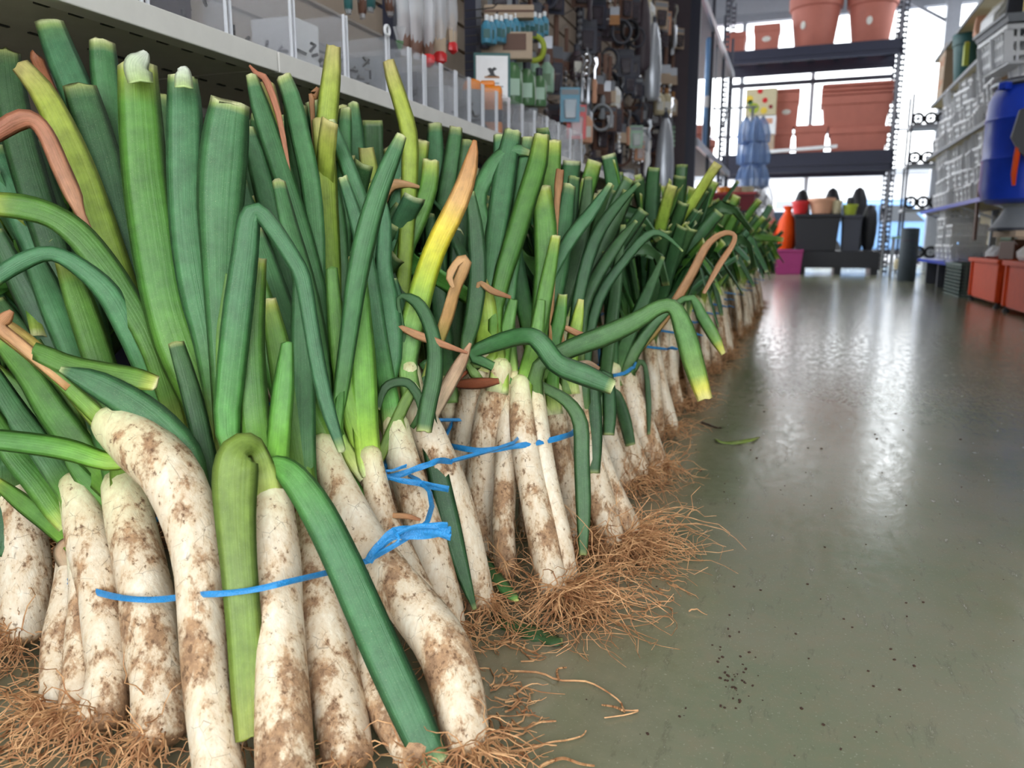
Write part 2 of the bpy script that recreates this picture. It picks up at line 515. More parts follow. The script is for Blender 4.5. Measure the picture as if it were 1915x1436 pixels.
# ------------------------------------------------------------------ leeks
def pal(*st):
    return [(t, lin(c)) for t, c in st]
PAL = {
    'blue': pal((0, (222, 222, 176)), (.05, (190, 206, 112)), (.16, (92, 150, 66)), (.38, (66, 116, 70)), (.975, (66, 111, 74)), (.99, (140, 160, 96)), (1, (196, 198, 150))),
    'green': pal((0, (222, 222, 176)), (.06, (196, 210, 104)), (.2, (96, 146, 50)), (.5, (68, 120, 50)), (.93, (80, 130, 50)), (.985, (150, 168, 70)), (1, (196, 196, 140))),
    'bright': pal((0, (214, 220, 160)), (.08, (176, 206, 80)), (.3, (116, 166, 60)), (.7, (88, 140, 60)), (1, (84, 132, 62))),
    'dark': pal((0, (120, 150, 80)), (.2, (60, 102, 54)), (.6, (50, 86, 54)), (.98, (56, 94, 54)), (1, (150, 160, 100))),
    'olive': pal((0, (190, 204, 110)), (.15, (116, 144, 62)), (.5, (104, 130, 60)), (.8, (108, 136, 54)), (1, (128, 140, 60))),
    'yelgreen': pal((0, (214, 218, 140)), (.15, (120, 158, 54)), (.6, (130, 166, 62)), (.9, (158, 176, 70)), (1, (190, 180, 110))),
    'yellow': pal((0, (150, 180, 90)), (.25, (104, 150, 78)), (.42, (138, 168, 58)), (.55, (196, 194, 44)), (.68, (222, 186, 56)), (.78, (206, 152, 96)), (1, (168, 104, 62))),
    'limetip': pal((0, (90, 130, 66)), (.3, (62, 106, 64)), (.8, (82, 134, 72)), (.92, (110, 150, 70)), (.96, (190, 192, 70)), (1, (204, 200, 120))),
    'dry': pal((0, (196, 160, 86)), (.2, (190, 140, 86)), (.6, (196, 152, 106)), (1, (164, 112, 76))),
    'brown': pal((0, (140, 84, 44)), (.5, (124, 74, 42)), (1, (150, 96, 60))),
    'drygreen': pal((0, (120, 140, 60)), (.25, (150, 150, 70)), (.45, (176, 130, 80)), (1, (186, 140, 100))),
    'sheath': pal((0, (222, 212, 190)), (.5, (206, 180, 150)), (1, (176, 138, 104))),
    'torn': pal((0, (176, 196, 130)), (.6, (206, 216, 186)), (1, (222, 224, 212))),
    'yellowbend': pal((0, (196, 206, 100)), (.4, (130, 160, 60)), (.75, (206, 176, 90)), (1, (214, 160, 110))),
}
def rot_about(v, axis, a):
    return Matrix.Rotation(a, 3, axis) @ v
def traced_leaf(mb, pts, palette, d0, dd, n=15, tw=0.0, fold=0.35, t0=0.0, jit=1.0):
    """pts from the tip down to the base: (x, y, width in px[, extra depth]); depth runs from d0 at the base to d0 + dd at the tip"""
    p4 = [(q[0], q[1], q[2], q[3] if len(q) > 3 else 0.0) for q in reversed(pts)]
    sm = crom(p4, n)
    a, b = sm[-2], sm[-1]
    sm = sm[:-1] + [tuple(u + (w - u) * f for u, w in zip(a, b)) for f in (.55, .85)] + [b]
    n = len(sm)
    ln = [0.0]
    for a, b in zip(sm, sm[1:]):
        ln.append(ln[-1] + math.hypot(a[0] - b[0], a[1] - b[1]))
    P, Wd, N, cols = [], [], [], []
    for s, (x, y, w, e) in zip(ln, sm):
        s /= ln[-1]
        d = d0 + dd * s + e
        P.append(U(x, y, d)); Wd.append(max(w, 2) * (1.1 if w > 14 else 1.0) * d / FPX / max(0.6, math.cos(tw)))
        cols.append(tuple(c * jit for c in stops(PAL[palette], t0 + (1 - t0) * s)))
    for i, p in enumerate(P):
        t = (P[min(i + 1, n - 1)] - P[max(i - 1, 0)]).normalized()
        N.append(rot_about((CAM - p).normalized(), t, tw))
    # a crisp cut end
    mb.ribbon(P, Wd, N, cols, fold, 0.002, 0.1)
def shaft_mesh(mb, P, r, rnd, n=16, top=0.9):
    m = len(P); cols, dirt = [], []
    wht, grn, brn = lin((226, 216, 196)), lin((206, 214, 146)), lin((150, 112, 76))
    for i in range(m):
        t = i / (m - 1)
        c = stops([(0, brn), (.035, wht), (.66, wht), (.84, lin((224, 222, 180))), (1, grn)], t)
        cols.append(c); dirt.append(stops([(0, (1.0,)), (.12, (.62,)), (.5, (.55,)), (.75, (.5,)), (1, (0.05,))], t)[0])
    ph = rnd.random() * 6
    lump = lambda i, k: 1 + 0.05 * math.sin(ph + k * 0.8 + i * 0.35) + 0.03 * math.sin(ph * 3 + k * 1.9 - i * 0.9)
    mb.tube(P, r, n, cols, dirt, True, lump)
def roots_mesh(mb, rnd, n, length, fwd=None, r=0.0009, seg=8, spread=1.0, lift=0.02, up=0.02):
    """strands in coordinates local to the base of a leek; fwd biases them to one side"""
    for k in range(n):
        a = rnd.uniform(0, 2 * math.pi)
        if fwd is not None and rnd.random() < 0.72:
            a = math.atan2(fwd[1], fwd[0]) + rnd.gauss(0, 0.6)
        L = length * rnd.uniform(0.35, 1.15)
        p = Vector((math.cos(a) * 0.012, math.sin(a) * 0.012, up + rnd.uniform(0.0, lift)))
        d = Vector((math.cos(a) * spread, math.sin(a) * spread, rnd.uniform(-0.5, 0.9)))
        pts = [p.copy()]
        for i in range(seg):
            d += Vector((rnd.gauss(0, 0.42), rnd.gauss(0, 0.42), rnd.gauss(-0.16, 0.34)))
            d.normalize(); p = p + d * (L / seg)
            if p.z < 0.0016:
                p.z = 0.0016 + rnd.uniform(0, 0.004); d.z = abs(d.z) * 0.25
            pts.append(p.copy())
        mb.tube(pts, [r * (1.15 - 0.7 * i / seg) for i in range(seg + 1)], 3, cap=False)

def traced_leek(label, shaft, dn, leaves, group='leeks in the nearest bunches', roots=34, rlen=0.07, fwd=(0.1, -1.0), sd=0.0, lean=(0, 0)):
    """shaft: px path from the root up to the neck (x, y, width); dn: distance of the neck; the root end stands on the floor"""
    b = onz(shaft[0][0], shaft[0][1], 0.022); d0 = depth(b) + sd
    base = Vector((U(shaft[0][0], shaft[0][1], d0).x, U(shaft[0][0], shaft[0][1], d0).y, 0))
    root = thing('leek', label, 'leek', base, group=group)
    sm = crom(shaft, 18); P, r = [], []
    ln = [0.0]
    for a, c in zip(sm, sm[1:]):
        ln.append(ln[-1] + math.hypot(a[0] - c[0], a[1] - c[1]))
    for s, (x, y, w) in zip(ln, sm):
        d = d0 + (dn - d0) * s / ln[-1]
        P.append(U(x, y, d) - base); r.append(w * d / FPX / 2)
    # rounded root plate
    P0 = P[0] + (P[0] - P[1]).normalized() * r[0] * 0.35
    P0.z = max(P0.z, 0.004)
    r = [q * 1.06 for q in r]
    e = (P[-1] - P[-2]).normalized()
    P = P + [P[-1] + e * r[-1] * .45, P[-1] + e * r[-1] * .75]; r = r + [r[-1] * .8, r[-1] * .4]
    mb = MB(); shaft_mesh(mb, [P0] + P, [r[0] * 0.55] + r, RND)
    mb.build('shaft', M['shaft'], root, smooth=True, attrs=True)
    nx, ny = shaft[-1][0], shaft[-1][1]; q = sm[-4]; rn = r[-4]
    for lf in leaves:
        lf = list(lf); lx, ly = lf[2][-1][:2]
        if not (len(lf) > 3 and 'name' in lf[3]) and lf[0] not in ('dry', 'brown', 'drygreen') and math.hypot(lx - nx, ly - ny) < 48 and not (len(lf) > 3 and lf[3].get('t0')):
            # the blade springs from a sheath that wraps the top of the shaft
            k = RND.uniform(.75, 1.0)
            lf[2] = list(lf[2][:-1]) + [(lx, ly, max(lf[2][-1][2], q[2] * .62), -rn * k), ((lx + 2 * q[0]) / 3 , q[1], q[2] * .8, -rn * k)]
        add_leaf(root, base, dn, lf)
    if roots:
        rb = MB(); roots_mesh(rb, RND, roots, rlen, fwd)
        tag_part(rb.build('roots', M['root'], root, smooth=True))
    return root
def tag_part(o):
    o['kind'] = 'stuff'; return o
def add_leaf(root, base, dn, lf):
    palette, dd, pts = lf[:3]; kw = lf[3] if len(lf) > 3 else {}
    name = kw.pop('name', 'leaf') if 'name' in kw else 'leaf'
    tw = kw.get('tw', RND.uniform(-0.35, 0.35))
    mb = MB()
    traced_leaf(mb, pts, palette, dn, dd, n=kw.get('n', 16), tw=tw, fold=kw.get('fold', RND.uniform(0.12, 0.4)), t0=kw.get('t0', 0.0), jit=kw.get('jit', RND.uniform(0.88, 1.1)))
    mb.v = [(x - base.x, y - base.y, z - base.z) for x, y, z in mb.v]
    o = mb.build(name, M['leaf'], root, smooth=True, attrs=True)
    if palette in ('dry', 'brown', 'drygreen'):
        o['label'] = 'dried brown leaf'
    elif palette == 'yellow':
        o['label'] = 'yellowed leaf with a brown tip'
    return o
def hidden_leek(label, neck, dn, leaves, group=None, off=(0.0, -0.02), w=44, attach=True):
    """a leek whose shaft stands behind others: the leaves run down to the neck, the shaft from there to the floor"""
    nk = U(neck[0], neck[1], dn); base = Vector((nk.x + off[0], nk.y + off[1], 0))
    root = thing('leek', label, 'leek', base, group=group)
    r = w * dn / FPX / 2
    P = [base * 0 + Vector((0, 0, 0.006))] + [Vector((-off[0] * t, -off[1] * t, 0.012 + (nk.z - 0.012) * t)) for t in [i / 9 for i in range(10)]]
    mb = MB(); shaft_mesh(mb, P, [r * 0.6] + [r * (1.08 - 0.3 * i / 9) for i in range(10)], RND, 12)
    mb.build('shaft', M['shaft'], root, smooth=True, attrs=True)
    for lf in leaves:
        lf = list(lf)
        if attach and not (len(lf) > 3 and lf[3].get('name') == 'inner_leaf'):
            lf[2] = list(lf[2]) + [(neck[0] + RND.uniform(-6, 6), neck[1], w * 0.6)]
        add_leaf(root, base, dn, lf)
    rb = MB(); roots_mesh(rb, RND, 16, 0.06)
    tag_part(rb.build('roots', M['root'], root, smooth=True))
    return root

G1, G2, G3 = 'leeks of the bunch closest to the camera', 'leeks of the second bunch along the aisle', 'leeks of the third bunch along the aisle'
# --- the bunch at the end of the row
traced_leek('leek with a bent pale neck and a long yellow-green leaf reaching out sideways', [(418, 1492, 92), (402, 1400, 86), (386, 1270, 82), (377, 1150, 82), (372, 1050, 86), (354, 960, 92), (316, 885, 96), (262, 832, 92), (205, 792, 66)], .80, [
    ('yellowbend', .02, [(-25, 598, 30), (15, 622, 36), (70, 665, 36), (130, 722, 34), (195, 798, 34), (240, 825, 40)]),
    ('bright', -.02, [(-30, 818, 36), (60, 828, 38), (130, 840, 38), (205, 862, 32), (255, 850, 30)], dict(tw=.2)),
    ('blue', -.015, [(112, 690, 10), (170, 712, 42), (235, 748, 54), (290, 790, 62), (340, 850, 66), (362, 915, 50), (372, 980, 30)], dict(tw=0, t0=.1)),
    ('green', .0, [(292, 716, 26), (250, 706, 38), (200, 697, 38), (130, 682, 36), (62, 655, 30), (90, 690, 22), (200, 795, 30)], dict(t0=.15)),
    ('dry', -.0, [(22, 582, 10), (10, 596, 22), (2, 612, 20), (40, 645, 20), (130, 722, 20)], dict(t0=.3)),
    ('sheath', -.004, [(300, 905, 36), (330, 940, 60), (345, 985, 70), (352, 1030, 50)], dict(fold=.9, t0=.4, tw=0, name='torn_sheath')),
], G1, roots=52, fwd=(-.3, -1))
traced_leek('stout straight leek tucked under the bent pale neck', [(302, 1378, 90), (296, 1275, 90), (281, 1180, 92), (270, 1100, 92), (250, 1000, 86), (232, 905, 74)], .87, [
    ('green', .03, [(-15, 622, 24), (50, 700, 40), (95, 770, 50), (140, 830, 52), (182, 885, 50), (225, 930, 40)]),
    ('blue', .05, [(60, 470, 30), (100, 560, 48), (150, 680, 50), (195, 790, 46), (228, 900, 40)]),
    ('green', .04, [(120, 480, 30), (150, 560, 46), (190, 680, 50), (225, 790, 46), (240, 900, 40)]),
    ('sheath', -.03, [(262, 1190, 10), (283, 1160, 40), (300, 1190, 52), (306, 1235, 30)], dict(fold=.8, name='torn_sheath')),
], G1, roots=70, rlen=.09, fwd=(-.3, -1))
traced_leek('muddy leek whose leaves fan out beside the bent neck', [(188, 1348, 86), (206, 1250, 80), (196, 1150, 76), (185, 1080, 74), (160, 985, 70), (136, 905, 50)], .89, [
    ('blue', .0, [(-20, 690, 30), (30, 770, 40), (75, 830, 44), (112, 885, 46), (138, 930, 40)]),
    ('green', -.02, [(-25, 760, 26), (25, 840, 44), (75, 900, 48), (110, 950, 46), (140, 990, 36)]),
    ('bright', .02, [(60, 640, 26), (100, 720, 40), (135, 800, 40), (150, 880, 34), (150, 930, 30)]),
    ('bright', -.02, [(120, 850, 10), (150, 890, 26), (185, 930, 30), (208, 985, 24), (212, 1030, 10)]),
    ('sheath', -.02, [(135, 1010, 14), (120, 1030, 30), (135, 1060, 34), (150, 1110, 16)], dict(fold=.8, name='torn_sheath')),
], G1, roots=70, rlen=.09, fwd=(-.5, -1))
traced_leek('slim young leek at the outer end of the blue twine', [(142, 1340, 62), (146, 1250, 50), (149, 1150, 42), (148, 1075, 36), (140, 1010, 30)], .875, [
    ('green', .03, [(-10, 900, 18), (40, 940, 30), (90, 980, 30), (135, 1025, 22)]),
], G1, roots=60, rlen=.08, fwd=(-.6, -1))
traced_leek('thin brownish leek half hidden behind the slim young one', [(108, 1322, 58), (112, 1220, 60), (125, 1130, 58), (132, 1040, 46), (128, 960, 40)], .93, [
    ('dark', .04, [(-10, 800, 30), (40, 850, 40), (90, 920, 40), (125, 970, 34)]),
], G1, roots=50, rlen=.08, fwd=(-.6, -1))
traced_leek('thin pale leek squeezed in the gap beside the olive drooping leaf', [(444, 1400, 36), (430, 1250, 34), (420, 1120, 34), (412, 1000, 30)], .82, [
    ('dark', .03, [(330, 640, 26), (360, 740, 34), (385, 850, 34), (408, 990, 30)]),
    ('blue', .03, [(340, 700, 20), (375, 800, 30), (398, 900, 30), (412, 1010, 26)]),
], G1, roots=20)
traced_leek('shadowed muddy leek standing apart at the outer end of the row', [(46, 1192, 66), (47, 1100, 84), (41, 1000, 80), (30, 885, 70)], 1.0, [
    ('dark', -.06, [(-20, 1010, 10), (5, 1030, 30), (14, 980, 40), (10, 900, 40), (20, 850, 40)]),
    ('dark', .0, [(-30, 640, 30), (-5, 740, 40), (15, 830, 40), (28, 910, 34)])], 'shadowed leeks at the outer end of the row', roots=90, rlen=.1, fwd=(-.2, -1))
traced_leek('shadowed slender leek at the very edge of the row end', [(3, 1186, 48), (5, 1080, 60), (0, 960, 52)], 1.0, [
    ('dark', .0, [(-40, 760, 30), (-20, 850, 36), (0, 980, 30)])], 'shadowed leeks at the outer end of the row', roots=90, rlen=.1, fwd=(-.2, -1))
traced_leek('stout central leek with a ribbed pale collar between two drooping leaves', [(540, 1500, 108), (530, 1385, 104), (525, 1260, 98), (520, 1150, 92), (514, 1040, 85), (508, 950, 74), (504, 895, 62)], .80, [
    ('olive', -.115, [(470, 1380, 52), (464, 1290, 57), (457, 1180, 58, -.01), (447, 1060, 60, -.02), (440, 960, 68, -.02), (440, 888, 76, -.02), (448, 846, 66, -.02), (470, 836, 48, -.01), (487, 852, 30), (496, 890, 24)], dict(tw=0, n=24, fold=.2)),
    ('blue', -.095, [(812, 1432, 58), (766, 1330, 66), (720, 1230, 67), (676, 1130, 65, -.01), (636, 1040, 62, -.015), (590, 950, 58, -.02), (545, 888, 48, -.02), (512, 870, 34, -.015), (488, 880, 18)], dict(tw=0, n=24, fold=.2, t0=.12)),
    ('green', .03, [(482, 480, 30), (471, 560, 46), (466, 640, 52), (471, 730, 52), (479, 800, 52), (492, 880, 60)], dict(tw=0)),
    ('blue', .015, [(640, 845, 14), (615, 770, 24), (596, 690, 27), (580, 600, 27), (566, 520, 29), (546, 480, 29), (512, 428, 30), (484, 396, 30), (467, 408, 38), (459, 470, 44), (445, 580, 50), (432, 700, 48), (425, 800, 42), (450, 880, 26)], dict(tw=0, n=30, fold=.25, t0=.1)),
    ('bright', .02, [(536, 640, 20), (528, 720, 36), (520, 800, 40), (512, 880, 36)]),
], G1, roots=30)
traced_leek('leek with dark mud streaks next to the stout central one', [(652, 1425, 96), (636, 1335, 96), (618, 1230, 92), (600, 1120, 84), (586, 1030, 70), (576, 960, 50)], .845, [
    ('green', .04, [(500, 560, 26), (520, 660, 42), (540, 770, 46), (560, 880, 44), (574, 960, 36)]),
    ('blue', .05, [(560, 500, 20), (565, 620, 40), (566, 760, 42), (570, 880, 38), (576, 960, 34)]),
    ('brown', -.01, [(568, 985, 10), (558, 940, 22), (560, 900, 12)], dict(t0=.3)),
], G1, roots=40, fwd=(.2, -1))
traced_leek('short leek running under the long blue-green leaf', [(790, 1425, 78), (742, 1350, 82), (706, 1270, 76), (676, 1190, 66), (655, 1120, 54), (640, 1060, 44)], .86, [
    ('dark', .03, [(560, 800, 20), (590, 900, 34), (618, 990, 36), (640, 1065, 30)]),
], G1, roots=44, rlen=.08, fwd=(.4, -1))
traced_leek('long curved leek sweeping down to the edge of the aisle', [(874, 1398, 86), (859, 1300, 95), (831, 1215, 95), (781, 1145, 88), (731, 1080, 78), (690, 1022, 70), (650, 945, 66), (621, 880, 58), (604, 832, 50)], .90, [
    ('blue', .05, [(478, 425, 20), (495, 480, 36), (520, 560, 46), (550, 650, 50), (576, 740, 52), (592, 812, 42), (608, 860, 36)]),
    ('green', .01, [(478, 500, 20), (490, 580, 46), (512, 660, 56), (542, 740, 62), (577, 800, 58), (602, 850, 52), (618, 890, 40)]),
    ('blue', .07, [(522, 335, 22), (545, 430, 32), (570, 520, 38), (590, 620, 42), (605, 720, 38), (611, 800, 24), (614, 850, 20)]),
    ('bright', .03, [(640, 700, 12), (634, 760, 16), (626, 820, 20), (618, 870, 24)]),
    ('sheath', -.03, [(640, 920, 8), (622, 900, 40), (618, 925, 34), (640, 960, 30)], dict(name='torn_sheath', fold=.8, t0=.5)),
], G1, roots=64, rlen=.1, fwd=(1, -.5))
traced_leek('young leek with bright green leaves beside a frayed twine knot', [(842, 1235, 60), (800, 1150, 60), (766, 1080, 60), (737, 1020, 58), (714, 965, 52), (698, 885, 42), (692, 850, 40)], .92, [
    ('bright', .05, [(668, 470, 24), (673, 580, 38), (679, 680, 45), (683, 780, 45), (690, 862, 42)], dict(tw=.1)),
    ('bright', .03, [(620, 500, 20), (628, 600, 30), (640, 700, 36), (661, 790, 38), (686, 868, 36)]),
    ('blue', .02, [(752, 252, 18), (736, 290, 28), (712, 350, 34), (690, 420, 38), (668, 520, 37), (654, 620, 31), (640, 720, 27), (632, 800, 18), (660, 860, 14)], dict(tw=.1, n=24)),
    ('green', -.02, [(700, 960, 10), (680, 935, 18), (652, 885, 22), (634, 820, 22), (632, 800, 14)], dict(t0=.3)),
    ('dry', -.04, [(786, 972, 5), (760, 965, 11), (725, 962, 10), (700, 950, 16)], dict(t0=.2)),
], G1, roots=30)
traced_leek('slender muddy leek below the loose blue twine loop', [(840, 1182, 60), (826, 1112, 64), (801, 1020, 66), (775, 930, 64), (751, 850, 60), (738, 790, 48)], 1.0, [
    ('blue', .04, [(716, 368, 10), (720, 420, 22), (716, 500, 30), (722, 560, 42), (731, 650, 40), (722, 735, 30), (736, 800, 24)], dict(jit=1.1)),
    ('green', .05, [(658, 478, 14), (668, 540, 26), (680, 620, 36), (692, 720, 34), (730, 800, 30)]),
    ('blue', .03, [(640, 330, 16), (668, 420, 26), (690, 520, 30), (708, 640, 32), (728, 760, 28)]),
    ('olive', -.03, [(706, 868, 16), (732, 808, 20), (760, 750, 20), (774, 728, 16), (760, 760, 10)], dict(t0=.2)),
    ('dark', -.03, [(706, 765, 10), (719, 726, 15), (745, 714, 16), (770, 722, 16), (790, 765, 16), (770, 800, 10)], dict(t0=.2)),
], G2, roots=50, rlen=.08, fwd=(1, -.4))
traced_leek('leek with the yellow leaf whose tip has dried brown', [(897, 1132, 56), (881, 1050, 62), (860, 970, 64), (835, 890, 60), (805, 820, 58), (781, 770, 52), (764, 690, 40)], 1.04, [
    ('yellow', -.03, [(888, 262, 8), (882, 300, 24), (866, 355, 34), (841, 410, 38), (816, 460, 38), (795, 520, 40), (776, 590, 44), (760, 660, 42), (764, 710, 30)], dict(tw=0, fold=.15, jit=1.1)),
    ('dark', -.06, [(888, 1140, 8), (862, 1060, 28), (841, 980, 37), (822, 900, 37), (808, 830, 35), (798, 775, 30), (800, 720, 28), (808, 680, 24), (790, 690, 20)], dict(tw=0, n=20, t0=.2)),
    ('dark', -.06, [(793, 806, 27), (800, 760, 30), (812, 700, 30), (812, 640, 26), (797, 592, 24), (775, 562, 20), (746, 556, 8), (750, 600, 10), (764, 690, 20)], dict(tw=0, n=22, t0=.2, jit=1.25)),
    ('blue', .02, [(735, 520, 14), (748, 580, 26), (758, 640, 30), (768, 700, 28)]),
    ('drygreen', -.04, [(848, 538, 6), (840, 516, 14), (858, 486, 14), (872, 492, 20), (852, 540, 20), (838, 590, 22), (820, 640, 20), (800, 700, 16), (785, 740, 12)], dict(n=20)),
    ('dry', -.05, [(874, 660, 5), (832, 646, 13), (782, 628, 15), (742, 616, 10), (760, 680, 8)], dict(t0=.3)),
    ('sheath', -.02, [(880, 642, 6), (862, 680, 22), (838, 724, 26), (815, 770, 20), (800, 800, 14)], dict(name='torn_sheath', t0=.3)),
], G2, roots=60, rlen=.09, fwd=(1, -.4))
# --- second bunch
traced_leek('shaded leek behind the second tie, leaning inwards', [(862, 985, 44), (856, 900, 46), (846, 800, 44), (838, 715, 38)], 1.2, [
    ('dark', .04, [(800, 400, 20), (812, 500, 30), (826, 620, 34), (836, 710, 30)])], G2, roots=20)
traced_leek('brown-smeared leek leaning back behind a dry brown leaf', [(862, 1005, 50), (866, 900, 52), (868, 850, 52), (880, 770, 52), (895, 700, 50), (906, 655, 44)], 1.16, [
    ('yelgreen', .01, [(900, 520, 16), (902, 560, 40), (906, 610, 44), (908, 660, 40)], dict(fold=.2)),
    ('dry', -.03, [(955, 556, 6), (922, 545, 13), (896, 531, 10), (900, 570, 8)], dict(t0=.3)),
    ('brown', -.06, [(932, 713, 11), (890, 718, 20), (850, 716, 12), (880, 690, 6)], dict(t0=.1)),
    ('dark', -.02, [(880, 358, 14), (889, 430, 28), (893, 520, 31), (883, 600, 29), (872, 650, 24), (890, 690, 18)]),
], G2, roots=36)
traced_leek('even white leek under the broad upright leaves of the second bunch', [(906, 1035, 56), (900, 960, 57), (903, 880, 55), (912, 800, 53), (925, 740, 51), (936, 685, 42)], 1.15, [
    ('blue', .06, [(960, 242, 30), (948, 300, 38), (936, 380, 40), (925, 460, 37), (914, 560, 30), (912, 640, 24), (934, 700, 24)], dict(tw=0)),
    ('green', .05, [(1014, 250, 26), (1006, 305, 36), (986, 370, 36), (962, 450, 36), (940, 520, 32), (926, 600, 24), (934, 690, 24)], dict(tw=.1)),
    ('bright', .02, [(960, 560, 16), (945, 630, 26), (935, 690, 28)]),
], G2, roots=40)
traced_leek('narrow leek with a scraped brown side in the second bunch', [(946, 1075, 43), (942, 990, 43), (945, 900, 41), (950, 820, 39), (956, 760, 37), (962, 705, 32)], 1.16, [
    ('blue', .06, [(986, 254, 22), (980, 320, 30), (970, 400, 31), (956, 500, 28), (950, 600, 24), (958, 700, 22)]),
    ('blue', .05, [(994, 287, 10), (966, 280, 22), (940, 290, 28), (914, 322, 32), (895, 370, 24), (910, 450, 22), (935, 580, 22), (958, 700, 20)], dict(n=22)),
], G2, roots=36)
traced_leek('long clean white leek in the middle of the second bunch', [(1036, 1108, 58), (1020, 1030, 57), (1001, 940, 53), (985, 850, 47), (975, 780, 43), (972, 715, 35)], 1.15, [
    ('blue', -.09, [(1147, 724, 27), (1092, 701, 38), (1042, 680, 36, -.01), (1012, 642, 34, -.02), (985, 628, 30, -.02), (932, 640, 30), (882, 664, 20), (930, 690, 16), (968, 735, 14)], dict(n=24, tw=0, t0=.2)),
    ('bright', .02, [(1012, 560, 16), (1000, 640, 28), (980, 720, 30)]),
    ('green', .04, [(1040, 440, 16), (1025, 520, 26), (1005, 620, 28), (978, 720, 24)]),
], G2, roots=110, rlen=.16, fwd=(1, -.5))
traced_leek('ivory leek pressed against the long clean one', [(1062, 1102, 41), (1048, 1020, 43), (1031, 940, 43), (1015, 860, 43), (1003, 780, 41), (996, 705, 36)], 1.17, [
    ('green', .04, [(1010, 350, 36), (1019, 420, 40), (1020, 500, 38), (1010, 600, 31), (1000, 710, 26)], dict(tw=0)),
    ('dark', -.05, [(1090, 1038, 14), (1091, 950, 26), (1088, 860, 27), (1085, 790, 27), (1060, 750, 22), (1020, 727, 18), (990, 718, 14)], dict(n=20, tw=0, jit=1.2)),
    ('limetip', -.13, [(1318, 746, 26), (1298, 682, 36), (1281, 622, 36), (1262, 577, 27, .0), (1234, 574, 26), (1190, 600, 32), (1130, 628, 36), (1060, 655, 32), (1005, 690, 22)], dict(n=26, tw=0)),
], G2, roots=120, rlen=.18, fwd=(1, -.45))
traced_leek('leek with flaky brown skin at the back of the second bunch', [(1078, 1010, 40), (1070, 950, 41), (1055, 880, 43), (1041, 800, 41), (1031, 725, 36)], 1.22, [
    ('blue', .06, [(1066, 344, 22), (1056, 420, 34), (1046, 500, 37), (1030, 600, 31), (1028, 730, 24)]),
    ('dry', .04, [(1048, 316, 14), (1045, 345, 15), (1042, 380, 12), (1035, 500, 10), (1030, 640, 8)], dict(t0=.2)),
    ('green', .0, [(1052, 550, 16), (1045, 600, 25), (1036, 640, 25), (1032, 720, 20)]),
    ('blue', .02, [(1142, 342, 10), (1106, 395, 21), (1070, 440, 25), (1035, 500, 23), (1010, 570, 20), (1020, 700, 16)]),
], G2, roots=110, rlen=.17, fwd=(1, -.45))
traced_leek('leek behind the hanging leaf of the second bunch', [(1110, 985, 42), (1098, 900, 43), (1083, 830, 44), (1070, 760, 43), (1062, 690, 38)], 1.24, [
    ('dark', .05, [(1196, 342, 8), (1150, 390, 19), (1112, 450, 23), (1086, 540, 22), (1070, 640, 20), (1062, 700, 18)]),
    ('yelgreen', .0, [(1086, 560, 12), (1075, 620, 24), (1064, 690, 26)]),
    ('dry', -.03, [(1104, 630, 5), (1080, 624, 12), (1050, 614, 10), (1058, 660, 8)], dict(t0=.3)),
    ('sheath', -.03, [(1120, 690, 8), (1100, 680, 12), (1080, 684, 12), (1066, 700, 8)], dict(name='torn_sheath', t0=0)),
], G2, roots=90, rlen=.15, fwd=(1, -.5))
traced_leek('outermost leek but one of the second bunch, skin peeling', [(1150, 1015, 45), (1130, 960, 48), (1110, 880, 44), (1096, 820, 41), (1088, 740, 36)], 1.28, [
    ('dark', .04, [(1190, 412, 8), (1150, 460, 21), (1112, 520, 23), (1088, 580, 22), (1082, 680, 18)]),
    ('dark', -.04, [(1110, 884, 22), (1112, 820, 27), (1110, 760, 27), (1104, 695, 20), (1090, 720, 14)], dict(tw=0)),
], G2, roots=100, rlen=.16, fwd=(1, -.4))
traced_leek('outermost leek of the second bunch lying towards the aisle', [(1178, 1005, 50), (1160, 960, 50), (1132, 890, 42), (1108, 820, 38), (1096, 750, 32)], 1.32, [
    ('dark', .04, [(1277, 470, 4), (1242, 440, 9), (1211, 440, 15), (1166, 490, 17), (1120, 560, 19), (1098, 660, 17), (1094, 745, 14)], dict(n=22, jit=1.15)),
    ('dark', -.04, [(1138, 812, 20), (1140, 760, 24), (1134, 700, 20), (1110, 740, 14)], dict(tw=0)),
], G2, roots=120, rlen=.17, fwd=(1, -.4))
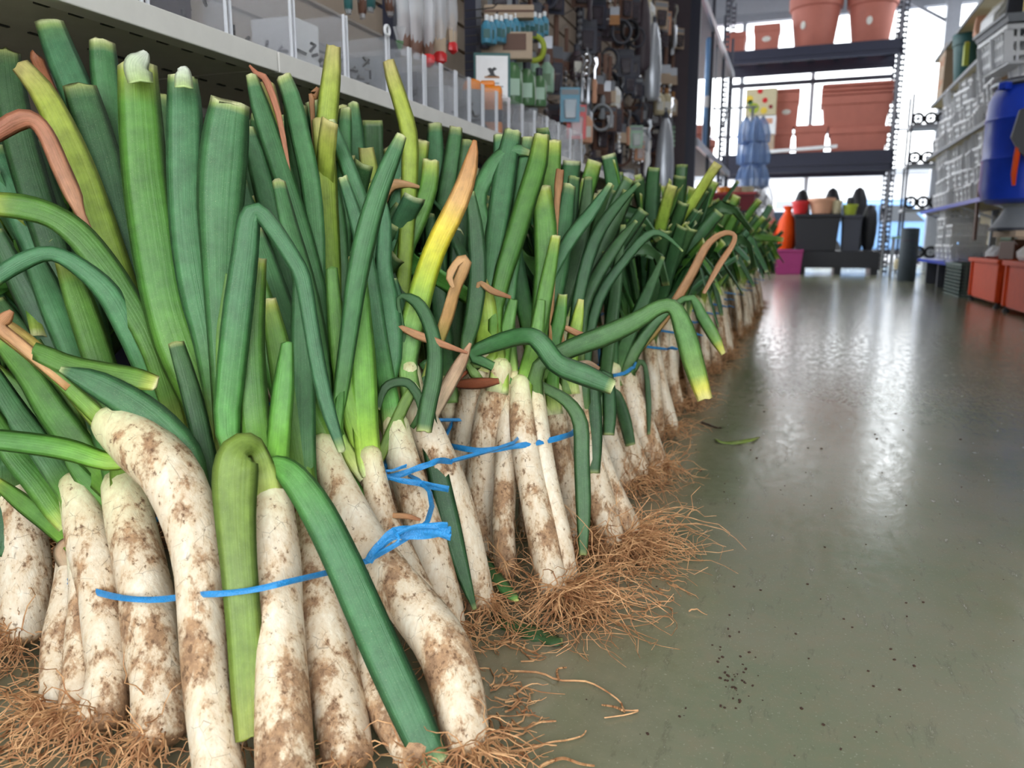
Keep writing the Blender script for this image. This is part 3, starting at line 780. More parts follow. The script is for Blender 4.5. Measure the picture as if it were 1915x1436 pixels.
# --- third bunch
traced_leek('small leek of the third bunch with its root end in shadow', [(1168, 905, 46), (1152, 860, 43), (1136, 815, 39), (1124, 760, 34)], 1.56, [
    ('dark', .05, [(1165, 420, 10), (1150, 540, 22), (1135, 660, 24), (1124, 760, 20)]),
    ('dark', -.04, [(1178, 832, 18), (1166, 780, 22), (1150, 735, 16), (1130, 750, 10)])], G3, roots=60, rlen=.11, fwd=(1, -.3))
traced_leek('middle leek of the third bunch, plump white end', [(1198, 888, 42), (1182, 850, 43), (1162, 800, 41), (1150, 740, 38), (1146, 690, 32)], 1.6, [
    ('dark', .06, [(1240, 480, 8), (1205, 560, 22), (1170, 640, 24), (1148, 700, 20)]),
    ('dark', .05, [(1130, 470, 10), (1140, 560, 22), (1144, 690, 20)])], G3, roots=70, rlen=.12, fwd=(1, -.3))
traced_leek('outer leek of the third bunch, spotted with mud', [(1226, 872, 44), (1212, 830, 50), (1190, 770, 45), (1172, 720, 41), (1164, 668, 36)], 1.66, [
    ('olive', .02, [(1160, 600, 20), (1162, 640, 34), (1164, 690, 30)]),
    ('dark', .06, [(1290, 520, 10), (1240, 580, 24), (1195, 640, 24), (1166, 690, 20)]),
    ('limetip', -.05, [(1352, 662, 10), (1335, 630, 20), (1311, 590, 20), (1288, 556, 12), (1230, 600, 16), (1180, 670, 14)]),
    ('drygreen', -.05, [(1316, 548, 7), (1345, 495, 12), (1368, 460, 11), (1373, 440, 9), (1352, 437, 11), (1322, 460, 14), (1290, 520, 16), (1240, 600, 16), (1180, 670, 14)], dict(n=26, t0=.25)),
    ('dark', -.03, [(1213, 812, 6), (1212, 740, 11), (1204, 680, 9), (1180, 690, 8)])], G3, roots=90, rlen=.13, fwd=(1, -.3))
# --- leeks whose shafts stand behind: only their leaves show
hidden_leek('leek with the tall broad bright leaf cut flat above the bunch', (424, 900), .885, [
    ('green', .03, [(257, 118, 62), (263, 220, 70), (272, 330, 74), (288, 440, 78), (306, 550, 74), (332, 640, 78), (364, 715, 74), (398, 800, 58)], dict(tw=0, n=22, fold=.25)),
    ('blue', .04, [(341, 138, 46), (345, 200, 57), (346, 300, 60), (349, 400, 58), (358, 480, 60), (372, 560, 58), (392, 660, 46)], dict(tw=0, n=20, fold=.2)),
    ('blue', .035, [(431, 190, 64), (421, 265, 78), (413, 365, 78), (411, 460, 64), (412, 560, 52), (418, 680, 46)], dict(tw=0, n=20, fold=.25, jit=1.05)),
    ('torn', .034, [(274, 96, 12), (268, 106, 26), (258, 122, 44), (262, 150, 40)], dict(tw=0, name='inner_leaf')),
    ('torn', .042, [(338, 124, 14), (342, 134, 26), (344, 160, 30)], dict(tw=0, name='inner_leaf')),
    ('bright', .0, [(426, 512, 8), (420, 570, 14), (410, 660, 12)]),
], G1)
hidden_leek('leek with a hollow cut leaf end and a dried hooked leaf', (352, 890), .93, [
    ('yelgreen', .03, [(34, 118, 30), (75, 165, 40), (111, 230, 46), (146, 310, 52), (172, 390, 60), (194, 460, 64), (220, 540, 64), (250, 620, 52), (290, 720, 44)], dict(tw=0, n=20, jit=.9)),
    ('dark', .06, [(148, 158, 52), (170, 230, 60), (196, 320, 64), (217, 420, 64), (243, 520, 58), (275, 630, 48), (310, 750, 40)], dict(tw=0, n=18)),
    ('dry', -.04, [(-20, 258, 28), (35, 225, 34), (65, 227, 28), (88, 255, 28), (112, 310, 30), (137, 365, 28), (156, 412, 14), (230, 560, 10), (300, 760, 8)], dict(n=24)),
    ('green', -.07, [(-25, 380, 40), (40, 386, 44), (96, 402, 42), (141, 432, 46), (182, 478, 48), (232, 550, 46), (290, 660, 40)], dict(n=22, tw=.2)),
    ('blue', -.08, [(-20, 528, 26), (40, 490, 30), (95, 474, 26), (150, 500, 32), (202, 548, 40), (238, 614, 40), (270, 690, 34)], dict(n=22, jit=1.2, tw=0)),
], G1)
hidden_leek('leek with two long pale-edged leaves standing above the shelf line', (385, 860), .99, [
    ('blue', .04, [(91, 36, 44), (111, 90, 50), (136, 150, 54), (166, 220, 54), (201, 300, 52), (238, 400, 48), (280, 520, 44), (330, 680, 40)], dict(tw=.1, n=20, jit=1.1)),
    ('blue', .05, [(192, 72, 40), (197, 130, 46), (208, 200, 50), (222, 280, 48), (244, 380, 44), (285, 520, 40), (340, 700, 36)], dict(tw=.1, jit=1.1)),
    ('brown', .05, [(72, 104, 22), (74, 120, 20), (120, 220, 14), (200, 420, 12), (320, 740, 10)], dict(t0=.3)),
    ('dark', .08, [(300, 175, 30), (310, 300, 40), (325, 450, 44), (350, 650, 40)]),
], G1)
hidden_leek('leek with dark broad leaves at the outer end of the row', (205, 860), 1.0, [
    ('dark', .03, [(10, 92, 44), (20, 180, 52), (42, 280, 54), (72, 380, 54), (110, 500, 50), (150, 650, 46)], dict(tw=0)),
    ('blue', .02, [(-18, 270, 46), (25, 350, 58), (62, 440, 52), (105, 560, 46), (160, 720, 40)], dict(jit=1.1)),
    ('green', .02, [(10, 330, 36), (58, 430, 50), (100, 540, 52), (148, 650, 48), (185, 760, 36)]),
    ('blue', .05, [(60, 260, 36), (92, 380, 48), (132, 480, 52), (172, 600, 50), (198, 740, 40)]),
    ('dark', -.02, [(-15, 430, 30), (40, 540, 40), (95, 650, 42), (150, 760, 36)]),
    ('dark', .04, [(-10, 560, 30), (50, 640, 40), (110, 730, 40), (180, 830, 34)]),
    ('green', -.03, [(-20, 690, 30), (40, 740, 36), (100, 790, 38), (170, 850, 34)]),
], G1)
hidden_leek('leek with narrow folded leaves and a dry pointed tip', (560, 900), 1.0, [
    ('blue', .05, [(470, 138, 18), (488, 200, 32), (514, 280, 36), (544, 370, 36), (574, 470, 36), (598, 580, 34), (590, 720, 30)], dict(tw=.15)),
    ('yelgreen', .08, [(500, 152, 26), (506, 200, 36), (518, 280, 36), (540, 400, 32), (560, 600, 30)]),
    ('blue', .07, [(528, 140, 26), (546, 190, 32), (562, 260, 34), (582, 360, 34), (590, 520, 32), (576, 760, 28)], dict(jit=1.1)),
    ('blue', .04, [(462, 236, 20), (481, 300, 36), (506, 400, 40), (536, 500, 38), (556, 620, 36), (566, 760, 32)]),
    ('blue', .02, [(450, 330, 16), (470, 420, 30), (500, 530, 36), (530, 650, 36), (550, 780, 32)]),
    ('dry', .06, [(466, 122, 4), (480, 138, 10), (500, 156, 14), (530, 260, 10), (555, 500, 8)], dict(t0=.3)),
], G1)
hidden_leek('leek with a tall leaf cut square above the white shelf edge', (640, 860), 1.06, [
    ('yelgreen', .05, [(624, 84, 24), (620, 140, 32), (612, 215, 36), (606, 310, 34), (612, 460, 32), (628, 660, 28)], dict(tw=0, jit=.9)),
    ('blue', .05, [(552, 196, 40), (561, 280, 46), (577, 400, 46), (594, 520, 42), (612, 660, 36)], dict(tw=0)),
    ('blue', .06, [(582, 188, 22), (593, 240, 30), (612, 330, 34), (632, 440, 32), (640, 620, 30)]),
    ('yelgreen', .04, [(600, 222, 28), (610, 300, 36), (616, 400, 34), (626, 560, 30)], dict(tw=.3)),
    ('blue', .03, [(616, 224, 16), (640, 290, 26), (666, 360, 28), (690, 440, 26), (690, 560, 24), (664, 720, 20)]),
    ('dry', .06, [(596, 164, 8), (588, 180, 16), (584, 196, 10), (600, 400, 8), (625, 640, 8)], dict(t0=.3)),
    ('blue', .07, [(645, 200, 20), (642, 260, 28), (640, 380, 30), (640, 560, 28)]),
], G2)
hidden_leek('leek with a curved speckled yellow-green leaf reaching over the shelf', (742, 790), 1.16, [
    ('yelgreen', .05, [(726, 112, 20), (736, 150, 26), (752, 200, 28), (766, 262, 30), (764, 380, 28), (752, 560, 26)], dict(tw=0, jit=.95)),
    ('green', .06, [(785, 262, 34), (776, 330, 36), (762, 410, 34), (748, 540, 30)], dict(tw=0)),
    ('blue', .06, [(752, 250, 26), (745, 320, 34), (738, 440, 32), (738, 600, 28)]),
    ('green', .05, [(806, 298, 28), (801, 350, 32), (780, 410, 34), (755, 470, 34), (740, 560, 30)], dict(tw=0)),
    ('yelgreen', .04, [(685, 276, 26), (693, 330, 32), (702, 400, 32), (718, 540, 28)]),
    ('drygreen', .03, [(784, 350, 6), (755, 345, 14), (727, 352, 22), (712, 400, 20), (720, 560, 16)]),
    ('blue', .07, [(660, 190, 18), (664, 260, 30), (676, 380, 32), (708, 560, 28)], dict(jit=1.05)),
    ('green', .07, [(640, 196, 20), (648, 260, 24), (668, 380, 26), (706, 560, 24)]),
], G2)
hidden_leek('leek with upright blue-green leaves behind the yellow one', (842, 740), 1.26, [
    ('blue', .05, [(853, 236, 22), (846, 300, 32), (832, 380, 34), (822, 460, 32), (826, 600, 28)], dict(tw=0)),
    ('dark', .05, [(878, 262, 24), (872, 330, 32), (862, 430, 32), (850, 580, 28)]),
    ('blue', .06, [(812, 230, 24), (812, 320, 34), (814, 450, 32), (830, 620, 28)]),
    ('dark', .03, [(790, 330, 20), (800, 430, 30), (815, 540, 30), (835, 680, 26)]),
], G2)
hidden_leek('leek of the second bunch with leaves cut off in a square row', (1000, 690), 1.3, [
    ('green', .05, [(1035, 262, 26), (1030, 330, 32), (1022, 430, 32), (1008, 580, 28)]),
    ('blue', .05, [(935, 250, 24), (940, 330, 32), (955, 450, 32), (985, 600, 28)]),
    ('dark', .05, [(1075, 330, 20), (1066, 410, 28), (1045, 520, 28), (1012, 640, 24)]),
    ('dark', .04, [(1100, 330, 14), (1090, 420, 26), (1060, 540, 26), (1020, 650, 22)]),
], G2)

# --- the bunches further along and further in: ten kinds of leek, copied and placed one by one
def proto_leek(seed, low=False):
    rnd = random.Random(seed); b = MB(); Ls = rnd.uniform(0.29, 0.35); r0 = rnd.uniform(0.015, 0.021)
    n = 6 if low else 12; m = 5 if low else 11
    bend = rnd.uniform(-0.02, 0.02)
    P = [Vector((bend * math.sin(math.pi * i / (m - 1)), 0, 0.006 + (Ls - 0.006) * i / (m - 1))) for i in range(m)]
    shaft_mesh(b, P, [r0 * (0.7 if i == 0 else 1.05 - 0.3 * i / (m - 1)) for i in range(m)], rnd, n)
    shaft = b
    leaves = []
    nl = rnd.choice((6, 7, 7, 8)) if not low else 5
    for k in range(nl):
        lb = MB(); side = 1 if k % 2 else -1
        q = (k // 2) / max(1, nl // 2)
        ang = side * math.radians(4 + 24 * (1 - q) + rnd.uniform(-4, 6)); L = rnd.uniform(0.30, 0.42) * (0.85 + 0.2 * q)
        droop = rnd.random() < 0.24 and q < 0.6
        mm = 8 if low else 13
        d = Vector((math.sin(ang), rnd.uniform(-0.10, 0.10), math.cos(ang))).normalized()
        p = Vector((side * 0.004, 0, Ls - 0.05)); Pn, Wn, Nn, Cn = [], [], [], []
        w = rnd.uniform(0.03, 0.046); palette = rnd.choices(('blue', 'green', 'dark', 'yelgreen', 'dry'), (5, 3, 6, 1, .25))[0]
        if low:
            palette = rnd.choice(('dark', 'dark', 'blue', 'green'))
        if palette == 'dry':
            w *= 0.5
        jit = rnd.uniform(0.8, 1.1); kink = rnd.uniform(0.55, 0.75)
        axis = Vector((-d.y, d.x, 0)); axis = Vector((0, 1, 0)) if axis.length < 0.05 else axis.normalized()
        curve = rnd.uniform(0.0, 0.35)
        tl = [i / (mm - 1) for i in range(mm)]
        tl = tl[:-1] + ([.975] if not low else []) + [1.0]
        for i, t in enumerate(tl):
            Pn.append(p.copy()); Cn.append(tuple(c * jit for c in stops(PAL[palette], t)))
            Wn.append(w * stops([(0, (.8,)), (.25, (1.0,)), (.75, (.95,)), (1, (.6 if droop else .82,))], t)[0])
            Nn.append(Vector((side * 0.75, rnd.uniform(-.1, .1) + 0.55, 0.15)))
            tilt = curve / mm
            if droop and t > kink - 0.08 and t < kink + 0.14:
                tilt += 2.0 / (0.22 * mm)
            d = rot_about(d, Vector((0, 1, 0)), side * tilt)
            p = p + d * (L * (1.25 if droop else 1.0) * ((tl[i + 1] if i + 1 < len(tl) else t) - t))
        lb.ribbon(Pn, Wn, Nn, Cn, rnd.uniform(0.2, 0.55), 0.002)
        leaves.append(lb)
    rb = MB(); roots_mesh(rb, rnd, 10 if low else 46, 0.10, None, 0.0011 if not low else 0.002, 4 if low else 7)
    return shaft, leaves, rb
PROTO = []
for k in range(10):
    sh, lv, rb = proto_leek(100 + k)
    PROTO.append((sh.mesh('shaft', M['shaft'], True, True), [q.mesh('leaf', M['leaf'], True, True) for q in lv], rb.mesh('roots', M['root'], True)))
LOW = []
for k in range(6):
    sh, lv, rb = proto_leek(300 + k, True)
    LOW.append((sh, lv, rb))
def place_leek(k, mtx, label, group):
    me_s, me_l, me_r = PROTO[k]
    root = thing('leek', label, 'leek', group=group)
    root.matrix_world = mtx
    for nm, me in [('shaft', me_s)] + [('leaf', q) for q in me_l] + [('roots', me_r)]:
        o = bpy.data.objects.new(nm, me); COL.objects.link(o); o.parent = root
        if nm == 'roots':
            o['kind'] = 'stuff'
def leek_matrix(cx, cy, ang, rad, rnd, tie=0.29, rt=0.35):
    base = Vector((cx + math.cos(ang) * rad, cy + math.sin(ang) * rad, 0.0))
    top = Vector((cx + math.cos(ang) * rad * rt, cy + math.sin(ang) * rad * rt, tie))
    z = (top - base).normalized(); spin = rnd.uniform(0, 6.28)
    x = Vector((math.cos(spin), math.sin(spin), 0)); x = (x - z * x.dot(z)).normalized(); y = z.cross(x)
    s = rnd.uniform(0.92, 1.08)
    m = Matrix((x * s, y * s, z * s)).transposed().to_4x4()
    m.translation = base
    return m
ORD = {}
NAMES = ('fourth', 'fifth', 'sixth', 'seventh', 'eighth', 'ninth', 'tenth')
def twine_ring(cx, cy, r, z, rnd):
    mb = MB(); pts = []
    for k in range(25):
        a = 2 * math.pi * k / 24
        rr = r * (1 + 0.04 * math.sin(3 * a + cx * 9))
        pts.append(Vector((cx + math.cos(a) * rr, cy + math.sin(a) * rr, z + 0.012 * math.sin(a + cx * 7))))
    mb.tube(pts, 0.0032, 5)
    # two loose tails at the knot on the aisle side
    for s in (-1, 1):
        q = pts[0]; mb.tube([q, q + Vector((.012, s * .012, .004)), q + Vector((.03, s * .03, -.004 * s))], [.003, .0026, .0016], 4)
    return mb.build('twine', M['twine'], smooth=True)
rl = random.Random(21)
def side_label(label, q, nl, ang):
    if q >= nl - 2:
        return label + ', in the heart of the bunch'
    a = math.degrees(ang) % 360
    w = ('turned to the aisle', 'at its back', 'at its inner back', 'nearest the wall', 'facing out of the row end', 'at its aisle corner')[int(((a + 30) % 360) // 60)]
    return label + ', ' + w
count = 0; far = []
rows = []
y = 1.98; k = 0
while y < 6.6:                                   # the row along the aisle
    rows.append(('front', k, -0.37 + 0.02 * math.sin(k * 2.1) + 0.012 * max(0, y - 2), y)); y += 0.34 + 0.012 * k; k += 1
rows.append(('behind', 0, -0.48, 1.66)); rows.append(('behind', 1, -0.64, 1.36)); rows.append(('behind', 2, -0.74, 1.08))
rows.append(('end', 0, -1.06, 0.9)); rows.append(('end', 1, -0.92, 1.12)); rows.append(('end', 2, -1.3, 0.86))
y = 1.3; k = 0
while y < 6.4:
    rows.append(('second', k, -0.74 + 0.02 * math.sin(k * 1.7), y)); y += 0.37; k += 1
y = 1.1; k = 0
while y < 5.0:
    rows.append(('third', k, -1.05 + 0.02 * math.sin(k * 2.7), y)); y += 0.39; k += 1
for kind, k, cx, cy in rows:
    nl = 10 if kind in ('front', 'end') else 8
    singles = (kind == 'front' and cy < 6.4) or kind in ('behind', 'end') or (kind == 'second' and cy < 3.0)
    if kind == 'front':
        nth = NAMES[k] if k < len(NAMES) else 'far-off'
        label = f'leek of the {nth} bunch along the aisle' if k < len(NAMES) else 'leek of the dim far bunches'
        group = f'leeks of the {nth} bunch along the aisle' if k < len(NAMES) else 'leeks at the distant end of the row'
    elif kind == 'end':
        w = ('beside the bent-necked leek', 'behind the bent-necked leek', 'outermost at the row end')[k]
        label, group = f'shaded leek of the bunch {w}', f'leeks of the bunch {w}'
    else:
        w = f'{round(cy, 1)}'
        w = {'behind': ('third', 'second', 'first')[k % 3], 'second': ('second', 'second', 'third', 'fourth', 'fifth', 'sixth', 'seventh', 'eighth', 'ninth', 'tenth', 'far', 'far', 'far', 'far')[k % 14], 'third': 'far'}[kind] + (' inner' if kind == 'second' and k else '')
        label, group = f'leek standing behind the {w} bunch', f'leeks behind the {w} bunch'
    for q in range(nl):
        if q < nl - 2:
            ang, rad = 2 * math.pi * q / (nl - 2) + rl.uniform(-.25, .25), rl.uniform(0.085, 0.115)
        else:
            ang, rad = rl.uniform(0, 6.28), 0.035
        mtx = leek_matrix(cx, cy, ang, rad, rl)
        if singles and count < 262:
            place_leek(rl.randrange(10), mtx, side_label(label, q, nl, ang), group); count += 1
        else:
            far.append(mtx)
    if singles:
        t = twine_ring(cx, cy, 0.072, 0.225 if kind != 'front' else 0.235, rl)
        lab = 'blue twine round the ' + (f'{nth} bunch along the aisle' if kind == 'front' and k < len(NAMES) else 'distant bunches of the row' if kind == 'front' else f'bunch {w}' if kind == 'end' else f'bunch standing behind the {w} one')
        tag(t, lab, 'twine', 'ties of ' + group if kind != 'front' or k >= len(NAMES) else None)
# the rest of the stack: one object
sv, sf, sc, sac, sal, sdi, smat = [], [], [], [], [], [], []
def merge(mb, mtx, mi):
    n = len(sv)
    sv.extend(tuple(mtx @ Vector(p)) for p in mb.v); sf.extend(tuple(n + i for i in f) for f in mb.f)
    sc.extend(mb.c); sac.extend(mb.ac); sal.extend(mb.al); sdi.extend(mb.di); smat.extend([mi] * len(mb.f))
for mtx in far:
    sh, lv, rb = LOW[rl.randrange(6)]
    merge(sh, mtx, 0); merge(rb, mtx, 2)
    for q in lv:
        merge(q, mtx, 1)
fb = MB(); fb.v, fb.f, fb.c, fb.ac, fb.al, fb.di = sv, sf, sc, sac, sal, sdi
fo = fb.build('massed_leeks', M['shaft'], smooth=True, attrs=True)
fo.data.materials.append(M['leaf']); fo.data.materials.append(M['root'])
fo.data.polygons.foreach_set('material_index', smat)
tag(fo, 'dense mass of leeks under the shelf behind the nearer bunches', 'leeks', kind='stuff')

# --- blue twine round the traced bunches
def strand(mb, px, width, n=26, bulge=0.3, thick=0.0022):
    sm = crom(px, n); P, Wd, N = [], [], []
    for x, y, d in sm:
        P.append(U(x, y, d))
    for i, p in enumerate(P):
        t = (P[min(i + 1, n - 1)] - P[max(i - 1, 0)]).normalized()
        N.append(rot_about((CAM - p).normalized(), t, 0.5 * math.sin(i * 0.7)))
        Wd.append((width if isinstance(width, (int, float)) else stops(width, i / (n - 1))[0]) * sm[i][2] / FPX)
    mb.ribbon(P, Wd, N, [(1, 1, 1)] * n, bulge, thick)
def twine(label, main, width, tails=(), back=None):
    mb = MB(); strand(mb, main, width)
    if back:
        pts = [U(*main[-1])] + [Vector(q) for q in back] + [U(*main[0])]
        mb.tube([Vector(q) for q in crom([tuple(p) for p in pts], 16)], 0.003, 4)
    o = mb.build('twine', M['twine'], smooth=True)
    tag(o, label, 'twine')
    for pts, w in tails:
        tb = MB()
        for q in range(5):
            e = (q - 2) * .22
            ww = w if isinstance(w, (int, float)) else sum(v[1][0] for v in w) / len(w)
            strand(tb, [(x + e * ww * .3 * math.sin(i * 1.7 + q), y + e * ww * (.5 + .6 * i / len(pts)) * math.cos(i * .9 + q * .4), d - .001 * q) for i, (x, y, d) in enumerate(pts)], ww * .42, 14, 0.4, .0012)
        tb.build('frayed_tail', M['twine'], o, smooth=True)
    return o
twine('blue plastic twine tied round the bunch closest to the camera, with a frayed knot', [(128, 1086, .865), (150, 1098, .835), (190, 1110, .812), (235, 1118, .782), (290, 1121, .775), (340, 1117, .752), (380, 1112, .712), (420, 1109, .708), (480, 1101, .712), (540, 1088, .715), (610, 1072, .775), (660, 1056, .80), (694, 1046, .805)], 12, [
    ([(690, 1050, .80), (715, 1022, .80), (735, 1000, .80), (775, 992, .80), (812, 990, .79), (842, 992, .78)], [(0, (22,)), (.3, (42,)), (.6, (26,)), (1, (34,))]),
    ([(690, 1048, .805), (720, 1030, .795), (745, 1012, .79), (735, 990, .80)], [(0, (8,)), (.5, (18,)), (1, (8,))]),
    ([(740, 1000, .796), (780, 986, .79), (815, 984, .785), (836, 982, .78)], 14)],
    back=[(-.36, .72, .2), (-.42, .82, .21), (-.55, .86, .21), (-.68, .8, .2)])
twine('loose blue twine with a loop hanging open beside the yellow-leafed leek', [(712, 905, .93), (725, 892, .94), (760, 884, .945), (800, 868, .955), (822, 862, .97), (845, 862, 1.0)], 12, [
    ([(715, 890, .93), (745, 900, .935), (780, 904, .94), (805, 908, .95), (840, 912, .96)], [(0, (8,)), (.5, (20,)), (.8, (22,)), (1, (10,))]),
    ([(714, 880, .93), (722, 888, .928), (716, 905, .928), (712, 920, .93)], 12),
    ([(712, 882, .93), (735, 880, .932), (760, 872, .94)], 8)],
    back=[(-.36, 1.02, .22), (-.46, 1.06, .23), (-.53, .98, .23)])
twine('blue plastic twine pulled tight round the second bunch', [(826, 830, 1.16), (850, 836, 1.12), (890, 841, 1.10), (930, 840, 1.10), (970, 834, 1.10), (1010, 826, 1.12), (1050, 818, 1.15), (1074, 808, 1.2), (1082, 785, 1.24)], 11,
      back=[(-.33, 1.3, .26), (-.43, 1.32, .27), (-.5, 1.22, .27)])
twine('blue twine half hidden under the pale collar of the third bunch', [(1125, 706, 1.62), (1140, 703, 1.56), (1160, 700, 1.55), (1180, 690, 1.58), (1186, 684, 1.62)], 7,
      back=[(-.33, 1.8, .28), (-.42, 1.78, .28)])

# --- loose things on the floor
def floor_leaf(name, label, px, palette, cat='leaf', lift=0.004):
    P, Wd, N, cols = [], [], [], []
    sm = crom(px, 12); c = onz(sm[6][0], sm[6][1])
    for i, (x, y, w) in enumerate(sm):
        p = onz(x, y, lift + 0.004 * math.sin(i * 0.9) ** 2); P.append(p - Vector((c.x, c.y, 0)))
        Wd.append(w * depth(p) / FPX * 1.3); N.append(Vector((0.1, -0.2, 1))); cols.append(stops(PAL[palette], .2 + .8 * i / 11))
    mb = MB(); mb.ribbon(P, Wd, N, cols, 0.25, 0.002)
    return tag(mb.build(name, M['leaf'], None, (c.x, c.y, 0), True, True), label, cat)
floor_leaf('fallen_leaf', 'dark green leek leaf piece lying flat by the roots of the second bunch', [(930, 1150, 30), (960, 1165, 34), (1000, 1180, 34), (1035, 1194, 26), (1052, 1196, 14)], 'dark')
floor_leaf('fallen_leaf', 'short light green leaf offcut with a yellowed end among the roots', [(902, 1036, 12), (918, 1062, 20), (940, 1092, 22), (958, 1112, 18), (966, 1122, 8)], 'limetip', lift=.035)
floor_leaf('fallen_leaf', 'small green leaf with a dark stalk lying alone on the aisle floor', [(1338, 820, 5), (1352, 826, 8), (1375, 826, 11), (1400, 822, 10), (1420, 817, 3)], 'olive')
def floor_strand(label, px, r, m, cat='twig', name='root_strand', n=22, forks=()):
    mb = MB()
    for path in [px] + list(forks):
        sm = crom(path, n)
        mb.tube([onz(x, y, r * 1.1 + 0.003 * abs(math.sin(i * 1.3))) for i, (x, y) in enumerate(sm)], [r * (1.2 - .6 * i / n) for i in range(n)], 4)
    o = mb.build(name, m, smooth=True)
    return tag(o, label, cat)
floor_strand('thin dark twig on the floor beside the third bunch', [(1312, 790), (1325, 794), (1338, 799), (1350, 800)], .003, M['soil'])
floor_strand('long kinked root strand lying across the green floor', [(955, 1255), (1010, 1258), (1045, 1272), (1095, 1274), (1130, 1290), (1160, 1312), (1168, 1328), (1195, 1328), (1172, 1336), (1130, 1342)], .0013, M['root'], 'root', forks=[[(1168, 1330), (1150, 1322), (1125, 1318)], [(1045, 1272), (1042, 1252), (1060, 1248)]])
floor_strand('pale root strand forking on the floor near the curved leek', [(935, 1360), (980, 1362), (1010, 1350), (1040, 1348), (1010, 1350), (1014, 1340)], .0012, M['root'], 'root')
floor_strand('root strand with an upturned end close to the bottom edge', [(930, 1408), (985, 1400), (1030, 1388), (1060, 1384), (1088, 1376), (1096, 1366)], .0013, M['root'], 'root')
floor_strand('stout pale root lying at the very front of the floor', [(1010, 1434), (1030, 1424), (1055, 1418), (1085, 1428), (1112, 1432)], .0016, M['root'], 'root')
floor_strand('hooked root strand beside the flat dark green leaf piece', [(935, 1205), (955, 1200), (975, 1210), (1000, 1218), (1020, 1200)], .0013, M['root'], 'root')
# stray roots spread round the front of the bunches, and crumbs of soil
rb = MB(); rr = random.Random(5)
for k in range(330):
    if k < 60:
        x, y = rr.uniform(885, 985), rr.uniform(1170, 1420)
    elif k < 230:
        x, y = rr.uniform(-10, 330), rr.uniform(1200, 1440)
    else:
        x, y = rr.uniform(1080, 1330), rr.uniform(940, 1150)
        if x > 1180 + (y - 940) * .55:
            x -= 130
    p = onz(x, y, 0.002); a = rr.uniform(-1.2, 1.0) if not 60 <= k < 230 else rr.uniform(-3.0, -0.3)
    L = rr.uniform(.02, .07); pts = [p.copy()]
    for i in range(7):
        a += rr.gauss(0, .5); p = p + Vector((math.cos(a), math.sin(a), 0)) * L / 7; p.z = max(.0014, p.z + rr.gauss(0, .0014)); pts.append(p.copy())
    rb.tube(pts, [.0011 * (1.2 - .8 * i / 7) for i in range(8)], 3, cap=False)
tag(rb.build('stray_roots', M['root'], smooth=True), 'loose tan root threads scattered on the floor around the bunches', 'roots', kind='stuff')
sb = MB()
for k in range(150):
    x, y = rr.gauss(1420, 170), rr.uniform(600, 1420)
    if k < 45:
        x, y = rr.gauss(1372, 18), rr.gauss(1262, 28)
    if k > 120:
        x, y = rr.uniform(1500, 1900), rr.uniform(640, 1400)
    p = onz(x, y); s = rr.uniform(.0006, .0017) * (1 if y > 900 else 1.8)
    if p.x < -0.2:
        continue
    sb.box(p + Vector((0, 0, s * .45)), (s * 2, s * 1.5, s), Matrix.Rotation(rr.uniform(0, 3), 3, 'Z'), rr.uniform(.6, 1.2))
tag(sb.build('soil_crumbs', M['soil']), 'dark crumbs of soil scattered over the aisle floor', 'dirt', kind='stuff')

# ------------------------------------------------------------------ the wall shelving on the left
RB = random.Random(11)
V = Vector
SX = -0.95
su = thing('shelving_unit', 'long white metal shelving unit standing over the row of leeks', 'shelving', (SX - .25, 4, 0))
def child(mb, name, m, parent, **k):
    """parts are written in world coordinates; move them into the parent's frame"""
    P = parent.matrix_world if parent.parent is None else None
    loc = parent.location if parent.parent is None else parent.parent.location + parent.location
    a = parent.rotation_euler.z
    inv = Matrix.Rotation(-a, 3, 'Z')
    mb.v = [tuple(inv @ (V(p) - V(loc))) for p in mb.v]
    return mb.build(name, m, parent, **k)
BAYS = [(-1.2, 0.05), (0.05, 1.3), (1.3, 2.55), (2.55, 3.8), (3.8, 5.05), (5.05, 6.3), (6.3, 7.44)]
for ya, yb in BAYS:
    yc, L = (ya + yb) / 2, yb - ya - .004
    child(MB().box((SX - .225, yc, .829), (.446, L, .012)).box((SX - .445, yc, .815), (.01, L, .03)), 'shelf_board', M['shelf_under'], su)
    child(MB().box((SX, yc, .835), (.014, L, .038)).box((SX - .02, yc, .819), (.03, L, .004)), 'price_rail', M['shelf_white'], su, bevel=.003)
    h = MB()
    n = int(L / .055)
    for k in range(n):
        h.box((SX - .05, ya + .03 + k * .055, .8222), (.006, .022, .003)); h.box((SX - .2, ya + .03 + k * .055, .8222), (.006, .022, .003))
    tag_part(child(h, 'slots', M['hole'], su))
    bp = child(MB().box((SX - .47, yc, 1.42), (.012, L, 2.8)), 'back_panel', M['panel'], su)
    if yb > 1:
        for k in range(17):
            MB().box((SX - .455 - su.location.x, yc - su.location.y, .93 + k * .105), (.018, L - .03, .09)).build('slat', M['panel'], bp)
for ya, yb in BAYS[1:] + [(7.42, 0)]:
    child(MB().box((SX - .435, ya, 1.42), (.06, .045, 2.84)), 'upright', M['navy'], su)
child(MB().box((SX - .02, 7.47, 1.5), (.09, .05, 3.0)), 'end_post', M['navy'], su)
child(MB().box((SX - .24, 7.47, 1.5), (.36, .03, 3.0)), 'end_panel', M['plum'], su)
pp = onx(885, 100, -1.3)
child(MB().box((-1.3, pp.y, 1.5), (.05, .06, 2.6)), 'display_post', M['navy'], su)

